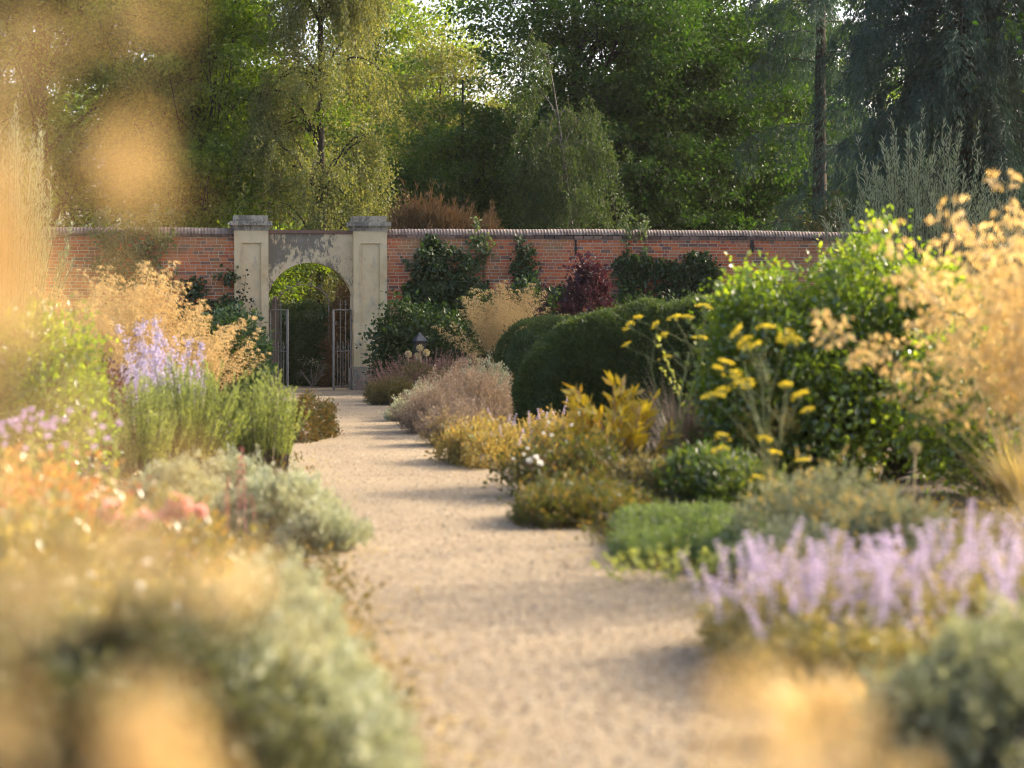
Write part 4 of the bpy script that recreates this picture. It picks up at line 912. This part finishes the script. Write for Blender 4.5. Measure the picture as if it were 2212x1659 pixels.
# fennel
um = []
for i in range(4):
    rng = RG(200 + i); mb = MB(); n = 22; r = .045 + .012 * i
    a = np.sqrt(rng.uniform(0, 1, n)) * r; th = rng.uniform(0, 6.28, n); tp = np.stack([a * np.cos(th), a * np.sin(th), .035 - a * a * 5], 1)
    for x in tp: mb.tube([(0, 0, -.02), tuple(x * [.6, .6, .7]), tuple(x)], .0011, 3, 1)
    P = (tp[:, None] + rng.normal(size=(n, 16, 3)) * [.009, .009, .003]).reshape(-1, 3); mb.leaves(P, .008, .007, rng, bias=1.2); um.append(mb.mesh('flower_umbel', [L_fennel, m_green_stem]))
def fennel(px, d, heads, seed, label, sc=1.0):
    rng = RG(seed); o = np.array([X(px, d), d, 0]); t = thing('fennel', label, 'plant', tuple(o), 'yellow flowering fennel'); st, fo = MB(), MB()
    mains = []
    for i in range(4):
        e = np.array([rng.normal() * .12, rng.normal() * .1, 1.25 * sc]); mains.append(bez(np.zeros(3), e * [.2, .2, .55], e, 9)); st.tube(mains[-1], np.linspace(.008, .003, 9) * sc, 5)
    for (x, y) in heads[::2]:
        dd = d + rng.uniform(-.25, .25); h = W(x, y, dd) - o
        m = mains[rng.integers(4)]; k = int(np.clip((h[2] / (1.25 * sc)) * 8 - rng.uniform(1.5, 3), 1, 8)); b = m[k]
        q = bez(b, b * [.5, .5, .3] + h * [.5, .5, .7] - [0, 0, .02], h - [0, 0, .015], 6); st.tube(q, np.linspace(.0032, .0016, 6) * sc, 4)
        part('flower_umbel', um[rng.integers(4)], t, tuple(h), (rng.normal() * .35, rng.normal() * .35, rng.uniform(0, 6)), sc * rng.uniform(.8, 1.15))
        fo.leaves(q[rng.integers(0, 4, 14)] + rng.normal(size=(14, 3)) * .03, .06, .003, rng, np.tile([0, 0, .5], (14, 1)), .9)
    for i in range(14):
        c = mains[rng.integers(4)][rng.integers(1, 6)] + rng.normal(size=3) * .06; fo.leaves(c + rng.normal(size=(40, 3)) * .05, .07, .003, rng, np.tile([0, 0, .4], (40, 1)), .9)
    part('stem', st.mesh('stem', m_green_stem), t); part('foliage', fo.mesh('foliage', L_olive), t)
fennel(1665, 17.2, [(1655, 712), (1570, 718), (1597, 722), (1560, 738), (1612, 742), (1650, 735), (1702, 733), (1720, 712), (1634, 752), (1690, 775), (1565, 790), (1605, 783), (1548, 800), (1640, 788), (1585, 812), (1660, 822), (1610, 832), (1625, 800), (1698, 838), (1655, 858), (1560, 850), (1550, 880), (1730, 858), (1700, 872), (1745, 890), (1775, 912), (1560, 945), (1605, 965), (1650, 955), (1680, 965), (1555, 975), (1635, 1000), (1670, 985), (1690, 1010), (1735, 1000), (1600, 1040), (1640, 1040), (1665, 1060), (1650, 1085), (1580, 705), (1540, 860), (1690, 940)], 210, 'taller blurred fennel with many flat yellow flower heads before the green bush')
fennel(1450, 22, [(1380, 690), (1395, 685), (1362, 705), (1370, 742), (1355, 748), (1378, 735), (1420, 705), (1445, 697), (1460, 690), (1418, 725), (1435, 728), (1408, 762), (1440, 775), (1500, 655), (1520, 665), (1508, 772), (1485, 690), (1530, 700), (1515, 735)], 211, 'smaller fennel with yellow heads against the dark yew hedge', 1.0)

# grey sage with buff flower stalks, and catmint
heath(1800, 15.6, .55, .7, .66, 220, 'grey green sage bush with buff stalks behind the lilac catmint', L_sage, L_straw, 900, 90, .16, 'sage_bush', 'grey sage bushes', spw=.016)
heath(1700, 14.3, .3, .5, .36, 221, 'small pale sage cushion at the thyme mat corner', L_sage, L_sage, 500, 60, .1, 'sage_bush', 'grey sage bushes')
heath(1900, 14.7, .42, .5, .5, 222, 'sage bush of grey leaves closest to the tall oat grass', L_sage, L_straw, 700, 160, .15, 'sage_bush', 'grey sage bushes', spw=.016)
GC = 'lilac catmint clumps'
for i, (px, d, rx, ry, h, n, lab) in enumerate(((1690, 10.9, .30, .8, .30, 70, 'lilac catmint clump at the gravel edge, end of the drift'), (1815, 10.7, .36, .95, .36, 90, 'lilac catmint clump second from the gravel edge'),
        (1965, 10.6, .40, 1.0, .40, 100, 'lilac catmint clump in the middle of the flowering drift'), (2120, 10.8, .42, 1.0, .42, 100, 'tallest lilac catmint clump below the blurred oat grass stems'), (2270, 11.0, .42, 1.0, .42, 80, 'lilac catmint clump cut by the picture edge'))):
    t = drift('catmint', lab, px, d, rx, ry, h, 230 + i, L_catfol, .035, .02, 500, 12, group=GC, spread=.03); spikes_on(t, CAT, n, rx * 1.1, ry * 1.0, h * .55, 240 + i, .72, .22)
# straw coloured grass and grey bushes nearest on this side
mb = MB(); blades(mb, RG(250), 420, .16, .44, .32, .004); blades(mb, RG(251), 160, .14, .52, .25, .0025); GLD = mb.mesh('golden_tuft', L_gold)
mb = MB(); mound(mb, RG(252), .26, .26, .30, 300, 10, .03, .02, .6, .08, .03, core=None); blades(mb, RG(253), 300, .12, .42, .26, .0035); GYE = mb.mesh('yellow_tuft', L_catfol)
GG = 'low golden grass tufts'
for i, (px, d, me, sc, lab) in enumerate(((1690, 10.1, GYE, .8, 'yellowing tuft below the catmint at the gravel edge'), (1800, 9.8, GYE, 1.0, 'yellow green tuft with pale stalks in front of the catmint'), (1920, 9.6, GYE, 1.0, 'yellow tuft under the middle of the catmint drift'), (2050, 9.6, GYE, 1.05, 'yellow tuft beside the grey corner bush'), (1770, 8.9, GLD, .72, 'low golden tuft lying on the gravel edge'), (1900, 8.8, GLD, .8, 'golden tuft in front of the yellow ones'))):
    single('grass_tuft', me, lab, 'ornamental grass', (X(px, d), d, 0), GG, rz=i * 1.1, scale=sc)
santo(2150, 8.0, .40, .5, .50, 254, 'grey green bush filling the bottom corner under the catmint', 1500, mat=L_sage, name='sage_bush', group='grey sage bushes')
santo(2320, 8.6, .4, .5, .60, 255, 'darker grey bush behind the corner bush, at the picture edge', 1300, mat=L_darksage, name='sage_bush', group='grey sage bushes')

# ================================================================== LEFT BED, FAR TO NEAR
drift('low_red_shrub', 'low clipped reddish green shrub bulging onto the path beyond the rosemary', 660, 32.0, .36, 1.5, .52, 300, L_redbox, .045, .022, 1500, 14, cat='shrub', up=.25, tl=.06)
bush('wall_shrub', 'blue green leaved shrub in front of the pier, beside the small golden grass', 500, 42, [(0, 0, 1.0, .42, .5, .70), (.3, 0, .75, .22, .4, .4)], 301, 16, .11, .075, L_bluegreen, 130, .11)
bush('wall_shrub', 'dark green shrub between the golden grass and the open gate', 470, 40, [(0, 0, .8, .55, .5, .75)], 302, 18, .10, .07, L_ivy, 170, .11)
PER = []
for i in range(4):
    rng = RG(303 + i); mb = MB(); H = 1.1; q = bez(np.zeros(3), np.array([0, 0, .6]), np.array([.12 * (i - 1.5), rng.normal() * .05, H]), 9); mb.tube(q, np.linspace(.004, .0015, 9), 4, 1)
    for j in range(16):
        k = rng.uniform(.4, 1); b = q[int(k * 8)]; th = rng.uniform(0, 6.28); ln = .22 * (1.15 - k); e = b + [math.cos(th) * ln * .6, math.sin(th) * ln * .6, ln]; c = bez(b, (b + e) / 2 - [0, 0, .02], e, 5); mb.tube(c, .0013, 3, 1)
        P = c[rng.integers(0, 5, 22)] + rng.normal(size=(22, 3)) * .013; mb.leaves(P, .02, .013, rng)
    PER.append(mb.mesh('flower_spire', [L_perov, m_pale_twig]))
for px, d, n, sc, lab, sd in ((340, 29, 15, 1.45, 'tall airy lilac russian sage in front of the golden grass', 310), (275, 27.5, 15, 1.1, 'shorter deeper lilac russian sage beside the bright green shrub', 311), (430, 31, 9, 1.2, 'few lilac russian sage spires behind the rosemary', 312)):
    t = thing('russian_sage', lab, 'plant', (X(px, d), d, 0), 'lilac russian sages'); rng = RG(sd)
    mb = MB(); shoots(mb, rng, 20, .15, .4, .7, 24, .05, .018, .7, 0, 1, .003, .3, .2); part('foliage', mb.mesh('foliage', [L_sage, m_pale_twig]), t)
    for i in range(n): part('flower_spire', PER[rng.integers(4)], t, (rng.normal() * .12, rng.normal() * .1, 0), (rng.normal() * .12, rng.normal() * .14, rng.uniform(0, 6.28)), sc * rng.uniform(.7, 1.05))
bush('leafy_shrub', 'bright yellow green rounded shrub veiled by the golden blur', 80, 22, [(0, 0, .85, .62, .7, .80), (-.5, 0, .7, .5, .6, .65)], 313, 26, .055, .036, L_shrub, 330, .08)
drift('smoke_bush', 'small brown purple leaved bush between the bright shrub and the lilac spires', 225, 27, .35, .4, 1.15, 314, L_purple, .07, .045, 260, 12, None, 'shrub', spread=.04)
def rosemary(px, d, n, r, h, seed, label):
    mb = MB(); shoots(mb, RG(seed), n, .25, r, h, 120, .036, .010, .6, 0, 1, .005, .3, .18, bend=.12, dome=.42)
    t = thing('rosemary', label, 'shrub', (X(px, d), d, 0), 'upright rosemary bushes'); part('foliage', mb.mesh('foliage', [L_rosemary, m_twig]), t)
rosemary(410, 25, 175, .66, 1.26, 320, 'broad upright rosemary in the middle of the bed')
rosemary(570, 25.6, 120, .42, 1.14, 321, 'rosemary bush of light green shoots beside the path')
rosemary(300, 24, 90, .42, 1.06, 322, 'smaller rosemary next to the bright yellow green shrub')
rosemary(245, 16.5, 7, .05, .95, 323, 'slender lone light green rosemary spire before the big ones')
santo(600, 17.1, .42, .55, .42, 324, 'big silver santolina cushion nearest the gravel path', 1900)
santo(690, 16.2, .24, .3, .26, 325, 'small silver santolina sprawling onto the gravel', 700)
santo(385, 18.6, .36, .45, .40, 326, 'buff silver santolina behind the pink roses', 1300)
santo(500, 20.5, .25, .4, .34, 327, 'grey silver santolina peeping between rosemary and the big cushion', 700)
mb = MB()
for i, (px, yt) in enumerate(((482, 1095), (505, 985), (528, 975), (545, 1085))):
    pass
RSP = spike_mesh('flower_spike', 330, .8, .5, .011, 70, .018, .009, L_redspike, m_red_stem, .004, .05)
t = thing('red_salvia', 'slim dusky red flower spikes in front of the silver santolina', 'plant', (X(515, 14.6), 14.6, 0))
for i, (px, h) in enumerate(((482, .62), (508, .74), (530, .80), (548, .5), (495, .5))): part('flower_spike', RSP, t, (X(px, 14.6) - X(515, 14.6), .1 * (i % 2), 0), (0, 0, i), h / .8)
mb = MB(); mound(mb, RG(331), .15, .15, .2, 90, 10, .05, .025); part('foliage', mb.mesh('foliage', L_olive), t)
# roses
t = drift('rose_bush', 'rose bush with coral pink blooms in front of the silver cushions', 330, 12.4, .52, .45, .50, 332, L_rosefol, .05, .03, 420, 12, None, 'shrub', spread=.045, tl=.2, smat=m_red_stem)
o = np.array([X(330, 12.4), 12.4, 0])
for i, (px, py, sc) in enumerate(((237, 1105, 1.35), (278, 1132, 1.0), (312, 1125, 1.25), (382, 1088, 1.1), (402, 1094, .95), (433, 1105, .85), (360, 1112, .9), (392, 1108, .8))):
    part('rose_bloom', PINK, t, tuple(W(px, py, 12.2) - o), (.6, .2 * i, i), sc)
t = drift('rose_bush', 'rose bush with red and yellow turning leaves veiled by golden haze', 120, 13.6, .52, .6, .72, 333, L_redfol, .055, .032, 420, 12, None, 'shrub', spread=.05, tl=.22, smat=m_red_stem)
t = drift('rose_bush', 'yellowing rose bush at the picture edge, nearest the lens', 20, 11.4, .42, .6, .58, 334, L_catfol, .055, .03, 500, 12, None, 'shrub', spread=.05, tl=.22, smat=m_red_stem)
t = thing('aster', 'mauve flowered aster clump behind the turning rose bush', 'plant', (X(50, 15.5), 15.5, 0)); mb = MB(); shoots(mb, RG(335), 50, .2, .42, .92, 30, .045, .014, .7, 0, 1, .003, .3, .2); part('foliage', mb.mesh('foliage', [L_lemon, m_green_stem]), t)
rng = RG(336)
for i in range(46): part('flower', ASTER, t, (rng.normal() * .24, rng.normal() * .2, rng.uniform(.72, .98)), (rng.normal() * .4, rng.normal() * .4, 0), .85)
# golden grassy band, white flowers
for i, (px, d, me, sc, lab) in enumerate(((470, 11.3, GLD, 1.05, 'soft golden tuft under the pink roses'), (610, 11.6, GLD, 1.0, 'soft golden tuft between the santolina and the gravel'), (350, 10.7, GYE, 1.2, 'yellow green tuft with white flowers beside it'), (700, 10.6, GLD, .8, 'orange gold tuft at the gravel edge'), (540, 10.2, GYE, 1.1, 'yellowish tuft above the silver foreground bush'), (220, 10.2, GYE, 1.25, 'yellow green tuft before the pink roses'), (90, 9.6, GYE, 1.3, 'yellow green tuft by the picture edge under the rose leaves'), (760, 9.7, GLD, .66, 'small golden tuft on the gravel beside the silver bush'))):
    single('grass_tuft', me, lab, 'ornamental grass', (X(px, d), d, 0), GG, rz=i * 1.7, scale=sc)
def white_plant(px, py, d, n, seed, label):
    p = W(px, py, d); t = thing('white_flower', label, 'flower', (p[0], d, 0), 'small white flowers'); rng = RG(seed)
    mb = MB(); shoots(mb, rng, 7, .05, .14, p[2], 14, .05, .02, .7, 0, 1, .002, .1, .2, bend=.03); part('foliage', mb.mesh('foliage', [L_rosefol, m_green_stem]), t)
    part('flower', WHITE, t, (0, 0, p[2]), (.7, 0, 0), 1.0)
    for i in range(n): part('flower', WHITE, t, (rng.normal() * .10, rng.normal() * .1, p[2] + rng.normal() * .06), (.6, rng.normal() * .4, 0), rng.uniform(.3, .6))
white_plant(390, 1313, 9.0, 2, 340, 'brightest white flower at the top of the grey foreground bush')
white_plant(298, 1272, 9.4, 4, 341, 'cluster of white flowers among the yellow green tufts')
white_plant(553, 1275, 9.6, 2, 342, 'white flower just above the silver foreground bush')
white_plant(150, 1262, 9.8, 4, 343, 'faint white flowers near the picture edge')
# nearest bushes
santo(190, 7.4, .62, .6, .70, 350, 'dark olive green sage bush filling the bottom corner beside the silver bush', 2300, mat=L_darksage, name='sage_bush', group='grey sage bushes')
santo(20, 8.2, .42, .5, .66, 351, 'olive brown sage bush cut by the bottom corner', 1200, mat=L_darksage, name='sage_bush', group='grey sage bushes')
santo(500, 6.9, .34, .5, .44, 352, 'low olive sage bush in front of the silver bush at the very bottom', 1300, mat=L_darksage, name='sage_bush', group='grey sage bushes')
santo(625, 8.3, .30, .75, .49, 353, 'large blurred silver santolina in the foreground by the gravel', 1900)
santo(590, 9.3, .30, .4, .55, 354, 'silver santolina behind the large blurred one', 900)
santo(770, 7.6, .11, .5, .28, 355, 'low silver santolina fringe creeping over the gravel edge', 500)

# golden oat grass close to the lens
def near_oat(label, base, stalks, seed, L=.026, Wd=.009):
    """stalks: list of (tip, clusters); every cluster of spikelets hangs on its own branchlet from the stalk"""
    rng = RG(seed); base = np.array(base); t = thing('oat_grass', label, 'ornamental grass', tuple(base), GO); part('leaf_tuft', TUFT, t, scale=.7)
    for tip, cl in stalks:
        tip = np.array(tip) - base; q = bez(np.zeros(3), np.array([tip[0] * .35, tip[1] * .35, tip[2] * .6]), tip, 14); mb = MB(); mb.tube(q, np.linspace(.0038, .0012, 14), 4, 1)
        for (px, py, d, n, r) in cl:
            c = W(px, py, d) - base; k = np.abs(q[:, 2] - c[2] - .03).argmin(); b = q[max(k, 6)]
            w = bez(b, (b + c) / 2 + [0, 0, .03], c, 6); mb.tube(w, .0007, 3, 1)
            P = c + rng.normal(size=(n, 3)) * r * np.array([.62, .62, .75])
            for x in P[::4]: mb.tube([w[4], (w[4] + x) / 2 + [0, 0, .006], x], .0004, 3, 1)
            mb.leaves(P, L, Wd, rng, np.tile([0, 0, -.7], (n, 1)), .7, bias=.1, fold=.3)
            mb.leaves(P, L * 1.5, Wd * .14, rng, np.tile([0, 0, -.5], (n, 1)), .8, bias=.1)
        part('panicle', mb.mesh('panicle', [L_goldnear, m_straw_stem]), t)
near_oat('golden oat grass right before the lens, a soft glow down one side', (-.62, 1.15, 0), [
    (W(-20, -500, 1.15), [(-40, 220, 1.2, 8, .012), (-20, 400, 1.2, 34, .012), (-5, 560, 1.2, 46, .014), (-30, 690, 1.15, 8, .014), (-30, 900, 1.15, 4, .018)]),
    (W(120, -600, 1.25), [(265, 310, 1.35, 20, .013), (320, 380, 1.35, 4, .012), (60, 60, 1.2, 6, .016), (250, -10, 1.3, 5, .016)]),
    (W(-60, -400, 1.0), [(230, 590, 1.3, 5, .018), (90, 640, 1.2, 4, .018), (200, 930, 1.3, 7, .02), (400, 970, 1.45, 4, .02), (40, 1000, 1.2, 4, .02)])], 400)
near_oat('short golden oat grass blurred at the bottom beside the sage bush', (-.55, 1.5, 0), [
    (W(330, 1440, 1.42), [(340, 1590, 1.42, 44, .022), (300, 1710, 1.4, 40, .028), (410, 1680, 1.42, 20, .026)]),
    (W(60, 1000, 1.3), [(30, 1200, 1.3, 8, .03), (160, 1150, 1.35, 8, .03), (330, 1190, 1.5, 12, .03), (-20, 1500, 1.25, 10, .03), (480, 1230, 1.6, 12, .03), (620, 1290, 1.8, 8, .035)])], 401)
near_oat('short golden oat grass blurred over the gravel corner', (.72, 1.9, 0), [
    (W(1560, 1430, 1.9), [(1580, 1470, 1.9, 12, .02), (1680, 1540, 1.9, 24, .028), (1560, 1610, 1.88, 12, .03), (1720, 1650, 1.9, 20, .03)]),
    (W(1800, 1480, 1.8), [(1780, 1580, 1.8, 20, .03), (1880, 1620, 1.8, 14, .03), (1650, 1710, 1.8, 22, .03)])], 402)

# ================================================================== LOW COVER IN THE BEDS
rng = RG(500); n = 5200; yy = 1 / rng.uniform(1 / 52, 1 / 7, n); sd = rng.uniform(0, 1, n) < .5
xl = np.interp(yy, Ly[::-1], Lx[::-1]) - .12; xr = np.interp(yy, Ry[::-1], Rx[::-1]) + .12
wdt = .24 * yy + .8; off = rng.uniform(0, 1, n) ** 1.2
xx = np.where(sd, xl - off * np.maximum(wdt + xl, .4), xr + off * np.maximum(wdt - xr, .4))
P = np.stack([xx, yy, 0 * yy], 1)[:, None] + rng.normal(size=(n, 12, 3)) * [.07, .09, 0] + np.abs(rng.normal(size=(n, 12, 3))) * [0, 0, .035] + [0, 0, .012]
P = P.reshape(-1, 3); mb = MB(); mb.leaves(P, .05, .022, rng, np.tile([0, 0, .6], (len(P), 1)), 1.0)
single('ground_cover', mb.mesh('ground_cover', L_cover), None, None, kind='stuff')
rng = RG(501); n = 1700; yy = 1 / rng.uniform(1 / 50, 1 / 8, n); a = rng.uniform(0, 1, n); xl = np.interp(yy, Ly[::-1], Lx[::-1]); xr = np.interp(yy, Ry[::-1], Rx[::-1])
xx = np.where(a < .5, xl + (xr - xl) * .18 * rng.uniform(0, 1, n) ** 2, xr - (xr - xl) * .22 * rng.uniform(0, 1, n) ** 2)
mb = MB(); mb.leaves(np.stack([xx, yy, np.full(n, .016)], 1), .035, .018, rng, rng.normal(size=(n, 3)) * [1, 1, .1], .1, bias=4)
single('fallen_leaves', mb.mesh('fallen_leaves', L_straw), None, None, kind='stuff')

# ================================================================== ADDED HAZE, lifts the shadows under the trees
mb = MB(); mb.box((-160, -4, -1), (160, 240, 26))
m_haze = bpy.data.materials.new('added_haze'); nt = nodes(m_haze)
pv = nt.nodes.new('ShaderNodeVolumePrincipled'); pv.inputs['Density'].default_value = .0001; pv.inputs['Color'].default_value = (1, .95, .86, 1); pv.inputs['Anisotropy'].default_value = .3
nt.links.new(pv.outputs[0], nt.nodes.new('ShaderNodeOutputMaterial').inputs['Volume'])
single('haze', mb.mesh('haze', m_haze), None, None, kind='stuff')

# ================================================================== LIGHT, SKY, CAMERA
SUN_AZ, SUN_EL = 62, 28
w = bpy.data.worlds.new('World'); S.world = w; w.use_nodes = True; nt = w.node_tree
sky = nt.nodes.new('ShaderNodeTexSky'); sky.sky_type = 'NISHITA'; sky.sun_disc = False
sky.sun_elevation = RAD(SUN_EL); sky.sun_rotation = RAD(SUN_AZ); sky.dust_density = 5; sky.ozone_density = .3; sky.air_density = .7
bg = nt.nodes['Background']; bg.inputs['Strength'].default_value = .15
nt.links.new(sky.outputs[0], bg.inputs['Color'])
sl = bpy.data.lights.new('sun', 'SUN'); sl.energy = 2.4; sl.angle = RAD(.5); sl.color = (1.0, .87, .67)
so = bpy.data.objects.new('sun', sl); COL.objects.link(so)
sdir = Vector((math.sin(RAD(SUN_AZ)) * math.cos(RAD(SUN_EL)), math.cos(RAD(SUN_AZ)) * math.cos(RAD(SUN_EL)), math.sin(RAD(SUN_EL))))
so.rotation_euler = (-sdir).to_track_quat('-Z', 'Y').to_euler(); so.location = (30, 10, 40)

cam = bpy.data.cameras.new('camera'); co = bpy.data.objects.new('camera', cam); COL.objects.link(co)
cam.sensor_width = 36; cam.lens = 36 * F / 2212; cam.clip_start = .05; cam.clip_end = 2000
co.location = (0, 0, CAMZ); co.rotation_euler = (PI / 2 - PITCH, 0, 0)
cam.dof.use_dof = True; cam.dof.focus_distance = 55.5; cam.dof.aperture_fstop = 1.75
S.camera = co
S.view_settings.view_transform = 'Standard'; S.view_settings.look = 'None'; S.view_settings.gamma = 1; S.view_settings.exposure = 1.75
S.render.engine = 'CYCLES'
cy = S.cycles
cy.max_bounces = 7; cy.diffuse_bounces = 4; cy.glossy_bounces = 2; cy.transmission_bounces = 5; cy.transparent_max_bounces = 4
cy.caustics_reflective = False; cy.caustics_refractive = False; cy.sample_clamp_indirect = 6
cy.use_denoising = True
cy.filter_width = 1.1
